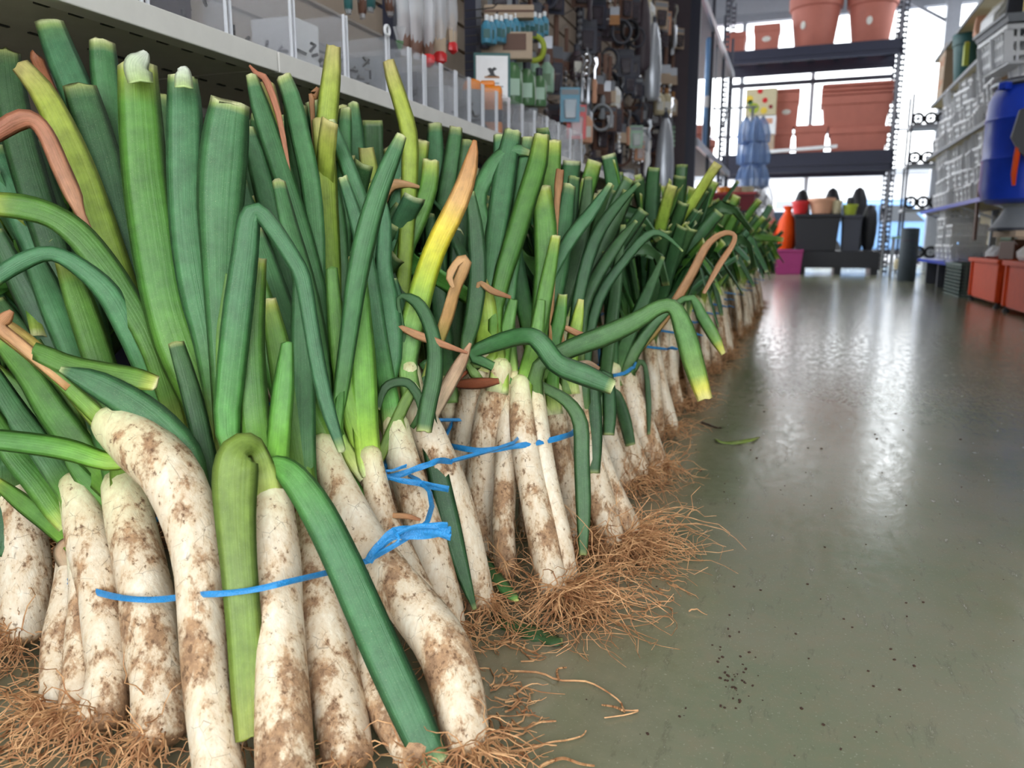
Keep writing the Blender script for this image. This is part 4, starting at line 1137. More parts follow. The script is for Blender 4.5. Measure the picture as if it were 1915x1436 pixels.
# clear bins of small hardware along the shelf front
edges = [.62, .81, 1.0, 1.19, 1.38, 1.575, 1.765, 1.88, 1.965, 2.07, 2.17, 2.27, 2.38, 2.5, 2.62, 2.76, 2.9, 3.06, 3.22, 3.4, 3.6]
ORDW = 'first second third fourth fifth sixth seventh eighth ninth tenth eleventh twelfth thirteenth fourteenth fifteenth sixteenth seventeenth eighteenth nineteenth twentieth'.split()
def bin_(ya, yb, k):
    w = yb - ya - .008
    t = thing('display_bin', 'clear acrylic bin of dark metal fittings, ' + ORDW[k] + ' from the near end of the white shelf', 'bin', (SX - .12, (ya + yb) / 2, .8355), group='clear bins along the shelf front')
    MB().box((.105, 0, .078), (.003, w, .15)).build('front_pane', M['clear'], t)
    for s in (-1, 1):
        MB().box((0, s * (w / 2 - .0015), .078), (.21, .003, .15)).build('side_pane', M['clear'], t)
        MB().box((.106, s * (w / 2 - .002), .078), (.006, .0028, .152)).build('bright_edge', M['clear_edge'], t)
    MB().box((0, 0, .002), (.21, w, .004)).build('floor_pane', M['clear'], t)
    mb = MB()
    for q in range(44):
        p = V((RB.uniform(-.07, .09), RB.uniform(-w / 2 + .02, w / 2 - .02), RB.uniform(.008, .035 + .03 * (k % 3))))
        d = V((RB.uniform(-1, 1), RB.uniform(-1, 1), RB.uniform(-.6, .6))).normalized()
        e = V((RB.uniform(-1, 1), RB.uniform(-1, 1), RB.uniform(0, 1))).normalized()
        l = RB.uniform(.012, .022)
        a, b, c = p, p + d * l, p + d * l + e * l * .6
        for u in (a, b, c):
            u.x = max(-.095, min(.098, u.x)); u.y = max(-w / 2 + .008, min(w / 2 - .008, u.y)); u.z = max(.007, u.z)
        mb.tube([a, b, c], .0035, 5)
    tag_part(mb.build('fittings', M['darksteel'], t, smooth=True))
    if k % 2 == 0:
        MB().box((.02, 0, .07), (.1, w * .5, .1)).build('packet', M[('grey', 'white', 'plum')[k % 3]], t)
    return t
for k, (a, b) in enumerate(zip(edges, edges[1:])):
    bin_(a, b, k)
# a thin white ring and a pennant tag on the bin edge
q = onx(724, 57, -.955)
mb = MB(); mb.tube([q + V((0, math.cos(a) * .011, math.sin(a) * .011)) for a in [i * math.pi / 8 for i in range(17)]], .004, 6)
tag(mb.build('ring', M['white'], smooth=True), 'small white plastic ring hooked on the top of a clear bin', 'ring')
q = onx(748, 78, -1.0)
t = thing('pennant', 'small white and green pointed packet beside the hanging bags', 'packet', q)
MB().prism([(-.03, .03), (.03, .045), (.0, -.015)], 'x', -.004, .004).build('film', M['film'], t)
MB().prism([(-.016, .0), (.012, .004), (.0, -.02)], 'x', -.005, .005).build('green_end', M['greenpl'], t)

# hanging bags
def bag(px, ya, yb, w, X, mt, tip, label, group, film='film'):
    a, b = onx(px, ya, X), onx(px, yb, X); c = (a + b) / 2; h = abs(a.z - b.z); r = w * depth(c) / FPX / 2
    t = thing('hanging_bag', label, 'bag', (c.x, c.y, min(a.z, b.z)), RB.uniform(0, 3), group)
    ph = RB.uniform(0, 6)
    pr = [(r * (.3 + .7 * math.sin(min(1, (i / 9) * 1.25 + .12) * math.pi / 2) * (1 - .35 * (i / 9) ** 2)) * (1 + .1 * math.sin(ph + i * 2)), h * i / 9) for i in range(10)]
    MB().lathe(pr, (0, 0, 0), 9, .6).build('film', M[film], t, smooth=True)
    cz = [(r * .35, h * .03), (r * .72, h * .1), (r * .78, h * .25), (r * .6, h * .42), (r * .2, h * .5)]
    MB().lathe(cz, (0, 0, 0), 8, .55).build('contents', M[mt], t, smooth=True)
    if tip:
        MB().lathe([(r * .2, -.004), (r * .8, h * .02), (r * .86, h * .09), (r * .5, h * .16)], (0, 0, 0), 8, .62).build('red_end', M[tip], t, smooth=True)
    MB().tube([V((0, 0, h * .96)), V((0, 0, h + .05)), V((-.08, 0, h + .06)), V((-.3, 0, h + .06))], .002, 4).build('hook', M['steel'], t)
    return t
for px, ya, yb, w, mt, tip, X in [(778, -60, 110, 34, 'brown', None, -1.02), (800, -40, 122, 34, 'brown', 'red', -1.0), (822, -50, 118, 30, 'card', 'red', -1.02), (846, -50, 98, 30, 'card', 'red', -1.0), (832, -60, 84, 30, 'card', None, -1.06),
                                  (756, -60, 104, 36, 'brown', None, -1.05), (812, -70, 100, 40, 'card', None, -1.08)]:
    bag(px, ya, yb, w, X, mt, tip, 'limp clear bag of red-ended brown goods hanging over the bins' if tip else 'limp clear bag of brown goods hanging over the bins', 'bags hanging over the bins')
for px, ya, yb, w in [(650, -80, 26, 40), (690, -80, 22, 44), (728, -80, 30, 44), (676, -90, 34, 40), (762, -80, 20, 40)]:
    bag(px, ya, yb, w, -1.1, 'teal' if px % 4 else 'brown', None, 'clear packet of dark green sprigs hanging above the clear bins', 'green packets above the bins')

# goods on the display hooks: a few kinds, each made once and copied
def hook_to(t, z, X):
    MB().tube([V((0, 0, z)), V((0, 0, z + .012)), V((0, .01, z + .018)), V((0, .3, z + .018))], .002, 4).build('hook', M['steel'], t)
def kind_packet(m):
    t = thing('packet', 'x', 'packet')
    MB().box((0, 0, 0), (.09, .006, .15)).build('card', M[m], t)
    MB().box((0, -.014, -.02), (.06, .024, .085), None, .85).build('blister', M['film' if m in ('white', 'mint', 'peach', 'skyblue', 'red') else 'darkfilm'], t, bevel=.006)
    MB().box((0, -.0036, .055), (.08, .002, .022)).build('header', M['charcoal' if m in ('plum', 'navy', 'brown', 'teal') else 'grey'], t)
    hook_to(t, .075, 0); return t
def kind_tool(m, m2):
    t = thing('hand_tool', 'x', 'tool')
    MB().lathe([(.012, .0), (.016, .02), (.012, .06), (.015, .1), (.009, .12)], (0, 0, -.11), 8).build('handle', M[m2], t, smooth=True)
    MB().tube([V((0, 0, .0)), V((0, 0, .06)), V((.01, 0, .085)), V((.0, 0, .115))], [.006, .006, .01, .014], 6).build('blade', M[m], t, smooth=True)
    hook_to(t, .11, 0); return t
def kind_coil(m):
    t = thing('coil', 'x', 'coil')
    for s in (0, 1, 2):
        mb = MB(); mb.tube([V((math.cos(a) * .055, -.012 + .012 * s, math.sin(a) * .065)) for a in [i * math.pi / 8 for i in range(17)]], .007, 6)
        mb.build('loop', M[m], t, smooth=True)
    hook_to(t, .06, 0); return t
def kind_bottle(m, cap):
    t = thing('bottle', 'x', 'bottle')
    MB().lathe([(.03, 0), (.034, .01), (.034, .1), (.014, .128)], (0, 0, -.08), 12).build('body', M[m], t, smooth=True)
    MB().lathe([(.014, 0), (.015, .03), (.01, .034)], (0, 0, .048), 10).build('cap', M[cap], t, smooth=True)
    MB().box((0, -.034, -.03), (.04, .004, .05)).build('label_patch', M[{'skyblue': 'teal', 'navy': 'charcoal', 'greenpl': 'mint', 'mint': 'greenpl', 'charcoal': 'grey'}.get(m, 'paper')], t); return t
def kind_chain(m):
    t = thing('chain', 'x', 'chain')
    for k in range(5):
        MB().lathe([(.006, -.012), (.011, -.006), (.011, .006), (.006, .012)], (RB.uniform(-.004, .004), 0, .07 - k * .03), 7).build('bead', M[m], t, smooth=True)
    hook_to(t, .085, 0); return t
def kind_sack(m):
    t = thing('long_bag', 'x', 'bag')
    MB().lathe([(.03, -.28), (.055, -.25), (.06, -.05), (.05, .12), (.03, .22), (.012, .26)], (0, 0, 0), 10, .6).build('body', M[m], t, smooth=True)
    MB().lathe([(.013, .0), (.016, .02), (.012, .04)], (0, 0, .25), 8).build('neck_tie', M['charcoal'], t, smooth=True)
    hook_to(t, .29, 0); return t
def kind_brush(m):
    t = thing('brush', 'x', 'brush')
    MB().box((0, 0, .06), (.022, .014, .13)).build('handle', M['brown'], t, bevel=.004)
    MB().box((0, 0, -.03), (.06, .02, .05)).build('ferrule', M['steel'], t)
    MB().box((0, 0, -.085), (.062, .022, .06), None, 1.1).build('bristles', M[m], t); hook_to(t, .12, 0); return t
KINDS_ = {}
def goods(kind, m, *rest):
    key = (kind, m) + rest
    if key not in KINDS_:
        fn = dict(packet=kind_packet, tool=kind_tool, coil=kind_coil, bottle=kind_bottle, chain=kind_chain, sack=kind_sack, brush=kind_brush)[kind]
        KINDS_[key] = [fn(m, *rest), False]
    return KINDS_[key]
WORDS = {'plum': 'plum-grey', 'charcoal': 'charcoal', 'skyblue': 'blue', 'greenpl': 'green', 'steel': 'steel', 'chrome': 'shiny', 'brown': 'brown', 'wood': 'wooden', 'navy': 'navy', 'grey': 'grey', 'card': 'tan', 'teal': 'teal', 'silverpaint': 'silver', 'black': 'black', 'orange2': 'orange', 'white': 'white', 'beige': 'beige', 'mint': 'pale green', 'red': 'red', 'peach': 'peach', 'darksteel': 'dark steel'}
def hang(px, py, X, kind, m, *rest, scale=1.0, rz=None, label=None, where='the dark display wall'):
    src = goods(kind, m, *rest)
    p = onx(px, py, X)
    noun = src[0]['category']
    gl = f'{WORDS.get(m, m)} {noun} hanging on the hooks of {where}'
    rz = RB.uniform(.2, .9) if rz is None else rz
    if not src[1]:
        o = src[0]; src[1] = True; o.location = p; o.rotation_euler.z = rz; o.scale = (scale,) * 3; o['label'] = label or gl
        if not label:
            o['group'] = f'{WORDS.get(m, m)} {noun}{"es" if noun.endswith("sh") else "s"} on the hooks of {where}'
    else:
        o = again(src[0], label or gl, p, rz, None if label else f'{WORDS.get(m, m)} {noun}{"es" if noun.endswith("sh") else "s"} on the hooks of {where}', scale)
        if label and 'group' in o:
            del o['group']
    return o
# blue tubes in a row, jars, sign and boxes on the nearest part of the display
for k in range(13):
    hang(910 + k * 9, 55 - k * .9 + (k % 2) * 3, -1.12, 'bottle', 'skyblue', 'white', scale=.62)
for k in range(12):
    hang(906 + k * 9.4, 66 - k * .9, -1.18, 'bottle', 'navy', 'black', scale=.62)
for px, py, s in [(958, 148, 1.25), (985, 156, 1.15), (1008, 164, 1.0)]:
    hang(px, py, -1.1, 'bottle', 'greenpl', 'charcoal', scale=s)
for px in (968, 996, 1022):
    hang(px, 132 + (px - 968) * .12, -1.2, 'bottle', 'mint', 'grey', scale=1.1)
def boxed(name, label, px, py, X, size, m, cat='box', extra=None, rz=.35):
    t = thing(name, label, cat, onx(px, py, X), rz)
    MB().box((0, 0, 0), size).build('carton', M[m], t, bevel=.004)
    if extra:
        for nm, c, sz, mm in extra:
            MB().box(c, sz).build(nm, M[mm], t)
    return t
boxed('carton', 'pinkish brown carton with a darker flap on the display hooks', 948, 88, -1.12, (.2, .06, .1), 'card', extra=[('dark_flap', (.03, -.031, .012), (.09, .004, .06), 'brown')])
boxed('carton', 'flat beige carton on the top hooks of the display', 952, 24, -1.15, (.2, .05, .05), 'card', extra=[('dark_band', (0, -.026, 0), (.2, .003, .008), 'brown')])
q = onx(998, 90, -1.1)
t = thing('ring_tape', 'yellow-green ring of tape hanging beside the brown carton', 'tape', q, .5)
mb = MB(); mb.tube([V((math.cos(a) * .045, 0, math.sin(a) * .05)) for a in [i * math.pi / 9 for i in range(19)]], .012, 8); mb.build('roll', M['lime'], t, smooth=True)
MB().box((0, .0, .055), (.02, .03, .02)).build('hanger', M['charcoal'], t)
q = onx(920, 146, -1.05)
t = thing('shelf_sign', 'white notice in a dark green frame with a small dark bird emblem', 'sign', q, .42)
MB().box((0, .004, 0), (.13, .008, .17)).build('board', M['teal'], t, bevel=.002)
MB().box((0, -.002, -.002), (.112, .004, .152)).build('sheet', M['white'], t)
MB().prism([(-.016, .03), (-.006, .034), (0, .03), (.008, .036), (.018, .03), (.006, .022), (.01, .01), (.022, .005), (-.02, .005), (-.006, .012)], 'y', -.0056, -.0042).build('emblem', M['black'], t)
MB().box((0, -.0046, .002), (.052, .002, .006)).build('emblem_bar', M['wood'], t)
mb = MB()
for k, (x, w) in enumerate([(-.0, .05), (.03, .02), (-.005, .055), (.02, .03), (-.03, .02)]):
    mb.box((x, -.0046, -.018 - k * .011), (w, .002, .004))
tag_part(mb.build('small_print', M['grey'], t))
MB().box((.022, -.0046, -.05), (.022, .002, .006)).build('orange_word', M['orange2'], t)
q = onx(884, 182, -1.0)
t = thing('spray_bottle', 'grey bottle with a domed orange cap behind the clear bins', 'bottle', q)
MB().lathe([(.028, -.07), (.03, -.06), (.03, .02), (.026, .026)], n=14).build('body', M['grey'], t, smooth=True)
MB().lathe([(.031, .02), (.031, .034), (.024, .048), (.008, .055)], n=14).build('cap', M['orange2'], t, smooth=True)
q = onx(912, 208, -1.03)
t = thing('tool_case', 'orange plastic case with a broad dark band behind the bins', 'case', q, .3)
MB().box((0, 0, 0), (.1, .06, .16)).build('shell', M['orange2'], t, bevel=.01)
MB().box((0, -.002, -.02), (.104, .062, .04)).build('band', M['navy'], t)
MB().box((0, 0, .09), (.05, .02, .02)).build('grip', M['orange2'], t, bevel=.006)
# hooks with nothing left on them, between the display and the bags
for k in range(9):
    p = onx(870, 20 + k * 16, -1.3)
    tag(MB().tube([p, p + V((.12, 0, .0)), p + V((.14, 0, .014))], .003, 5).build('display_hook', M['darksteel'], smooth=True), 'bare dark hook on the beige slatted back panel', 'hook', 'bare hooks on the slatted panel')
# what can be told apart on the dark part of the display
for a in [(1098, 130, 'chain', 'chrome'), (1088, 150, 'tool', 'chrome', 'steel'), (1100, 150, 'tool', 'chrome', 'steel'), (1112, 152, 'tool', 'chrome', 'peach'), (1076, 162, 'chain', 'chrome'), (1090, 168, 'chain', 'chrome'),
          (1140, 178, 'bottle', 'beige', 'black'), (1151, 178, 'bottle', 'white', 'black'), (1127, 182, 'tool', 'steel', 'grey'), (1120, 140, 'brush', 'brown'), (1131, 150, 'brush', 'brown'), (1140, 150, 'brush', 'card'),
          (1162, 60, 'coil', 'charcoal'), (1178, 58, 'coil', 'black'), (1190, 70, 'coil', 'charcoal'), (1170, 118, 'packet', 'navy'), (1185, 125, 'packet', 'navy'), (1198, 110, 'packet', 'plum'), (1178, 155, 'packet', 'navy'), (1192, 165, 'packet', 'charcoal'),
          (1231, 88, 'chain', 'white'), (1262, 50, 'tool', 'chrome', 'steel'), (1258, 70, 'tool', 'chrome', 'steel'), (1272, 20, 'tool', 'silverpaint', 'steel'), (1278, 16, 'tool', 'silverpaint', 'steel'), (1232, 170, 'chain', 'white'), (1241, 165, 'chain', 'chrome'), (1252, 172, 'chain', 'white'),
          (1270, 72, 'packet', 'card'), (1245, 120, 'brush', 'card'), (1258, 126, 'brush', 'card'), (1276, 100, 'brush', 'beige'), (1268, 88, 'coil', 'card'), (1233, 190, 'bottle', 'beige', 'wood'), (1246, 190, 'bottle', 'beige', 'wood'), (1258, 195, 'bottle', 'card', 'wood'),
          (1150, 12, 'brush', 'wood'), (1170, 10, 'packet', 'brown'), (1185, 18, 'packet', 'plum'), (1205, 14, 'bottle', 'beige', 'grey'), (1213, 24, 'bottle', 'white', 'beige'), (1236, 28, 'packet', 'card'), (1243, 44, 'packet', 'peach'), (1240, 66, 'packet', 'plum'),
          (1066, 196, 'packet', 'skyblue'), (1066, 208, 'coil', 'orange2'), (1078, 228, 'packet', 'red'), (1096, 220, 'bottle', 'silverpaint', 'grey'), (1096, 236, 'bottle', 'peach', 'grey'), (1125, 220, 'coil', 'grey'), (1140, 222, 'packet', 'brown'), (1152, 226, 'packet', 'plum'), (1158, 214, 'tool', 'chrome', 'white'), (1162, 230, 'brush', 'card'),
          (1175, 240, 'tool', 'chrome', 'peach'), (1190, 256, 'packet', 'mint'), (1202, 262, 'packet', 'white'), (1196, 282, 'packet', 'peach'), (1158, 268, 'chain', 'white'), (1225, 215, 'packet', 'plum'), (1236, 222, 'packet', 'charcoal'), (1254, 222, 'tool', 'chrome', 'steel'), (1262, 235, 'tool', 'silverpaint', 'white'), (1275, 228, 'chain', 'chrome'), (1272, 240, 'chain', 'white'), (1260, 258, 'chain', 'mint'), (1272, 266, 'chain', 'white'),
          (1210, 288, 'tool', 'silverpaint', 'white'), (1212, 268, 'tool', 'silverpaint', 'white')]:
    px, py, kind, m = a[:4]
    hang(px, py, -1.1 - RB.uniform(0, .06), kind, m, *a[4:], scale=RB.uniform(.9, 1.2) * (1.0 if px < 1200 else 1.25))
hang(1222, 112, -1.05, 'sack', 'silverpaint', scale=1.0, label='long pale grey bag hanging beside the navy packets', rz=.4)
hang(1243, 300, -1.05, 'sack', 'silverpaint', scale=1.3, label='tall pale grey roll in a bag close to the navy end post', rz=.4)
hang(1204, 60, -1.1, 'sack', 'plum', scale=.9, label='dark plum hanging bag above the navy packets', rz=.4)
q = onx(1270, 312, -1.08)
t = thing('soft_toy_pack', 'tan lumpy packet low on the display by the navy end post', 'packet', q)
for k, (x, z, r) in enumerate([(0, .05, .09), (.07, -.03, .08), (-.03, -.07, .08), (.09, .06, .05)]):
    MB().lathe([(r * .5, -r * .85), (r * .9, -r * .4), (r, 0), (r * .9, r * .4), (r * .5, r * .85)], (x, 0, z), 10).build('lump', M['card' if k != 3 else 'peach'], t, smooth=True)
# everything else on the hooks behind and between: small repeated goods in rows
fill = [('packet', 'plum'), ('packet', 'charcoal'), ('packet', 'navy'), ('tool', 'chrome', 'plum'), ('coil', 'charcoal'), ('bottle', 'charcoal', 'grey'), ('tool', 'darksteel', 'charcoal'), ('packet', 'brown'), ('brush', 'brown'), ('chain', 'steel'), ('tool', 'steel', 'brown'), ('packet', 'grey'), ('chain', 'chrome'), ('bottle', 'plum', 'charcoal'), ('coil', 'brown')]
for r in range(9):
    z = .98 + r * .19
    y = 3.3 + RB.uniform(0, .1)
    while y < 7.35:
        if RB.random() < .93 and not (y < 3.75 and z > 1.0 and z < 1.5):
            px, py = proj((-1.27, y, z + RB.uniform(-.03, .03)))
            k = fill[RB.randrange(len(fill))]
            hang(px, py, -1.27 + RB.uniform(-.03, .05), k[0], k[1], *k[2:], scale=RB.uniform(.95, 1.35))
        y += .2 + RB.uniform(-.02, .05)
# pale papers and a red-lidded tray on the far end of the shelf
for k, (px, py, m, lab) in enumerate([(1128, 300, 'grey', 'pale grey open tray with a red edge on the shelf end'), (1165, 318, 'white', 'white clear-lidded tray on the shelf end'), (1178, 304, 'red', 'red lidded pot standing among clear trays'), (1210, 320, 'chrome', 'shiny metal bowl at the last of the shelf')]):
    p = onx(px, py, -1.02); p.z = .8355
    t = thing('tray', lab, 'tray', p)
    MB().rectlathe([(.05, .07, 0), (.055, .08, .07), (.05, .074, .07), (.046, .066, .008)]).build('body', M[m], t)
    MB().box((.056, 0, .05), (.003, .15, .02)).build('edge_strip', M['red' if k == 0 else 'silverpaint'], t)

# ------------------------------------------------------------------ open rack beyond the shelving, pots and hanging packets
rk = thing('open_rack', 'open grey metal rack with slim rods beyond the navy end post', 'rack', (-1.3, 9.6, 0))
for z, m in ((1.42, 'charcoal'), (2.72, 'grey'), (.55, 'charcoal')):
    child(MB().box((-1.32, 9.6, z), (.7, 3.7, .03)), 'shelf_board', M[m], rk)
    child(MB().box((-.955, 9.6, z + .01), (.03, 3.72, .075)), 'shelf_edge', M['silverpaint'], rk)
for y in (7.75, 9.0, 10.3, 11.45):
    for x in (-.98, -1.66):
        child(MB().box((x, y, 1.6), (.035, .035, 3.2)), 'post', M['charcoal'], rk)
def round_pot(name, label, loc, r, h, m, group=None, sticker=None, cat='pot', inner=True):
    t = thing(name, label, cat, loc, RB.uniform(0, 6), group)
    MB().lathe([(r * .68, 0), (r * .72, h * .02), (r * .92, h * .76), (r, h * .77), (r * 1.02, h * .98), (r * .98, h), (r * .93, h * .985), (r * .9, h * .8), (r * .7, h * .1)], n=28).build('body', M[m], t, smooth=True)
    if sticker:
        a = math.atan2(-loc[1], -loc[0]) + sticker - t.rotation_euler.z
        MB().lathe([(.055, -.004), (.06, 0), (.055, .004)], n=14, squash=.7).build('sticker', M['paper'], t)
        s = t.children[-1]; rr = r * .82 + .012
        s.location = (math.cos(a) * rr, math.sin(a) * rr, h * .42); s.rotation_euler = (0, math.pi / 2, a)
        s['label'] = 'pale oval paper sticker'
    return t
for k, (y, r, h, z) in enumerate([(8.3, .17, .3, 1.435), (8.9, .2, .42, 1.435), (10.4, .2, .5, 1.435), (11.0, .2, .4, 1.435), (8.4, .16, .3, 2.735), (9.4, .2, .36, 2.735), (10.6, .2, .3, 2.735)]):
    round_pot('flower_pot', ('terracotta flower pot on the middle shelf of the open grey rack' if z < 2 else 'terracotta flower pot on the top shelf of the open grey rack'), (-1.3, y, z), r, h, 'terracotta', 'pots on the open rack, ' + ('middle shelf' if z < 2 else 'top shelf'))
# packets on a hanging strip, tier over tier
hs = ony(1408, 200, 9.6)
tag(MB().bar((hs.x, 9.6, hs.z), (hs.x, 9.6, .9), .03, .006).box((hs.x - .2, 9.6, hs.z), (.5, .03, .02)).bar((hs.x - .43, 9.6, hs.z), (hs.x - .43, 9.6, 2.74), .02).build('hanging_strip', M['grey']), 'narrow hanging strip that carries the tiers of blue packets', 'strip')
def tuft(label, group, loc, r, h, m):
    t = thing('tinsel_packet', label, 'packet', loc, RB.uniform(0, 6), group)
    n = 16; mb = MB(); prof = [(.15, 0), (.95, .12), (1.0, .4), (.7, .75), (.25, 1)]
    base = len(mb.v)
    for i, (q, z) in enumerate(prof):
        for k in range(n):
            a = 2 * math.pi * k / n; rr = r * q * (1 if k % 2 else .72)
            mb.add((math.cos(a) * rr, math.sin(a) * rr, z * h))
    for i in range(len(prof) - 1):
        for k in range(n):
            a, b = i * n + k, i * n + (k + 1) % n
            mb.f.append((a, b, b + n, a + n))
    mb.build('film', M[m], t)
    MB().lathe([(r * .2, h * .95), (r * .24, h), (r * .12, h * 1.06)], n=8).build('tie', M['grey'], t)
    return t
for i, (py, m, n) in enumerate([(262, 'bluefilm', 5), (302, 'bluefilm', 5), (345, 'bluefilm', 5), (382, 'film', 4), (408, 'film', 3)]):
    word = ('top', 'second', 'third', 'fourth', 'lowest')[i]
    for k in range(n):
        a = 2 * math.pi * k / n + i
        c = ony(1408 + (i > 2) * 6, py, 9.6)
        tuft(f'crinkled {"blue" if m == "bluefilm" else "clear"} plastic packet in the {word} tier of the hanging strip', f'{word} tier of packets on the hanging strip', c + V((math.cos(a) * .1, math.sin(a) * .1, -.06)), .1, .3, m)
p = ony(1366, 200, 9.0)
t = thing('blue_pole', 'slim bright blue pole with a white band standing in the open rack', 'pole', (-1.02, 9.0, 1.436))
MB().lathe([(.03, 0), (.03, 1.2), (.02, 1.22)], n=12).build('shaft', M['paleblue'], t, smooth=True)
MB().lathe([(.034, .5), (.034, .62)], n=12).build('band', M['white'], t, smooth=True)
p = ony(1372, 380, 9.3)
t = thing('tub', 'wide crimson plastic tub on a dark stand behind the last leeks', 'tub', (p.x, 9.3, p.z - .09))
MB().rectlathe([(.22, .2, 0), (.24, .22, .17), (.27, .25, .17), (.27, .25, .2), (.23, .21, .2), (.21, .19, .01)]).build('body', M['crimson'], t)
MB().box((0, -.25, .185), (.5, .012, .02)).build('rim_strip', M['red'], t)
t2 = thing('stand', 'low dark stand carrying the crimson tub', 'stand', (p.x, 9.3, 0))
MB().box((0, 0, p.z - .11), (.5, .46, .04)).build('top', M['black'], t2)
for x in (-.2, .2):
    for y in (-.18, .18):
        MB().box((x, y, (p.z - .13) / 2), (.04, .04, p.z - .13)).build('leg', M['black'], t2)
for k, (dx, m, lab) in enumerate([(-.12, 'orange2', 'small orange pot inside the crimson tub'), (.02, 'peach', 'pale peach pot inside the crimson tub'), (.14, 'beige', 'beige pot leaning out of the crimson tub')]):
    round_pot('small_pot', lab, (p.x + dx, 9.3, p.z - .08), .07, .26, m)

# ------------------------------------------------------------------ pallet rack with terracotta at the far end
FY = 13.2
fr = thing('pallet_rack', 'tall dark pallet rack full of terracotta planters at the end of the aisle', 'rack', (.1, FY + .5, 0))
def perforated(x, y, z1, parent):
    mb = MB()
    for s in (-.03, .03):
        mb.box((x + s, y, z1 / 2), (.016, .05, z1))
    k = 0.05
    while k < z1:
        mb.box((x, y, k), (.05, .045, .032)); k += .075
    return child(mb, 'perforated_upright', M['charcoal'], parent)
for x in (-1.22, 1.29):
    for y in (FY, FY + 1.0):
        perforated(x, y, 4.4, fr)
    for z in (.5, 1.4, 2.3, 3.2, 4.0):
        child(MB().bar((x, FY, z), (x, FY + 1, z + .5), .03), 'brace', M['charcoal'], fr)
for z, h in ((3.42, .2), (1.86, .3)):
    for y in (FY, FY + 1.0):
        child(MB().box((.035, y, z - h / 2), (2.5, .05, h)).box((.035, y - .03, z - h * .5), (2.5, .012, h * .35)), 'beam', M['navy'], fr)
    n = 7
    for k in range(n):
        child(MB().box((-1.12 + k * 2.3 / (n - 1), FY + .5, z - .01), (.11, .98, .022)), 'deck_slat', M['charcoal'], fr)
child(MB().box((.035, FY + .98, 3.08), (2.5, .04, .07)), 'tie_bar', M['charcoal'], fr)
zt, zm = 3.422, 1.862
round_pot('big_round_pot', 'huge round terracotta pot on the top deck, sticker low at one side', (.06, FY + .4, zt), .39, .78, 'terracotta', sticker=-.55)
round_pot('big_round_pot', 'huge round terracotta pot at the outer end of the top deck', (.86, FY + .4, zt), .36, .74, 'terracotta', sticker=-.1)
def planter(name, label, x, y, z, w, d, h, rims=1, sticker=False, group=None):
    t = thing(name, label, 'planter', (x, y, z), 0, group)
    k = .86
    MB().rectlathe([(w * k / 2, d * k / 2, 0), (w * .94 / 2, d * .94 / 2, h * .72), (w / 2, d / 2, h * .73), (w / 2, d / 2, h - .01), (w * .98 / 2, d * .98 / 2, h), (w * .9 / 2, d * .9 / 2, h), (w * .82 / 2, d * .82 / 2, .03)]).build('body', M['terracotta'], t, bevel=.008)
    for i in range(rims - 1):
        zz = h + .002 + i * .062
        MB().rectlathe([(w * .92 / 2, d * .88 / 2, zz), (w / 2, d / 2, zz + .016), (w / 2, d / 2, zz + .044), (w * .93 / 2, d * .9 / 2, zz + .06), (w * .9 / 2, d * .9 / 2, zz + .058), (w * .88 / 2, d * .88 / 2, zz)]).build('nested_rim', M['terracotta'], t)
    if sticker:
        MB().lathe([(.06, -.004), (.066, 0), (.06, .004)], n=14, squash=.62).build('sticker', M['paper'], t)
        s = t.children[-1]; s.location = (0, -d * .455, h * .45); s.rotation_euler = (math.pi / 2, 0, 0); s['label'] = 'pale oval paper sticker'
    return t
planter('planter', 'small square terracotta planter with a pale label on the top deck', -.64, FY + .3, zt, .4, .36, .4, sticker=True)
planter('planter', 'terracotta planter at the inner end of the top deck', -1.12, FY + .3, zt, .34, .36, .32)
planter('window_box', 'long terracotta trough at the bottom of the big stack', .79, FY + .32, zm, .86, .5, .36)
planter('window_box', 'big terracotta trough nested full of rims on the upper of the stack', .72, FY + .32, zm + .362, 1.0, .5, .46, rims=4)
planter('planter', 'low terracotta planter between the two stacks', .1, FY + .3, zm, .48, .42, .42)
planter('planter', 'terracotta planter under the tall stickered one', -.34, FY + .3, zm, .34, .36, .4)
planter('planter', 'tall terracotta planter with a pale oval sticker atop the narrow stack', -.28, FY + .3, zm + .402, .38, .36, .52, sticker=True, rims=2)
tag(MB().box((0, 0, 0), (1.1, .03, .05), Matrix.Rotation(-.045, 3, 'Y')).build('white_slat', M['white'], None, (-.06, FY - .05, zm + .045)), 'thin white strip lying along the front edge of the middle deck', 'strip')
t = thing('fruit_box', 'beige carton printed with red and yellow fruit beside the narrow stack', 'box', (-.66, FY + .1, 2.44))
MB().box((0, 0, .2), (.46, .3, .4)).build('carton', M['beige'], t, bevel=.006)
for k, (x, z, r, m) in enumerate([(-.02, .36, .04, 'red'), (.06, .22, .04, 'red'), (.15, .12, .03, 'crimson'), (-.17, .25, .055, 'yellow'), (-.16, .2, .04, 'greenpl'), (-.1, .11, .08, 'lime'), (.05, .07, .05, 'yellow')]):
    MB().lathe([(r, -.002), (r, .002)], n=12).build('fruit_print', M[m], t)
    s = t.children[-1]; s.location = (x, -.152, z); s.rotation_euler = (math.pi / 2, 0, 0)
t = thing('carton', 'white and pink carton under the fruit-printed one', 'box', (-.62, FY + .1, 2.15))
MB().box((0, 0, .14), (.4, .3, .28)).build('carton', M['white'], t, bevel=.006); MB().box((0, -.152, .2), (.3, .004, .08)).build('print', M['peach'], t)
t = thing('carton', 'plain brown carton lowest in the pile beside the narrow stack', 'box', (-.64, FY + .1, zm))
MB().box((0, 0, .14), (.42, .3, .28)).build('carton', M['card'], t, bevel=.006); MB().box((0, -.152, .14), (.06, .004, .28)).build('tape', M['beige'], t)
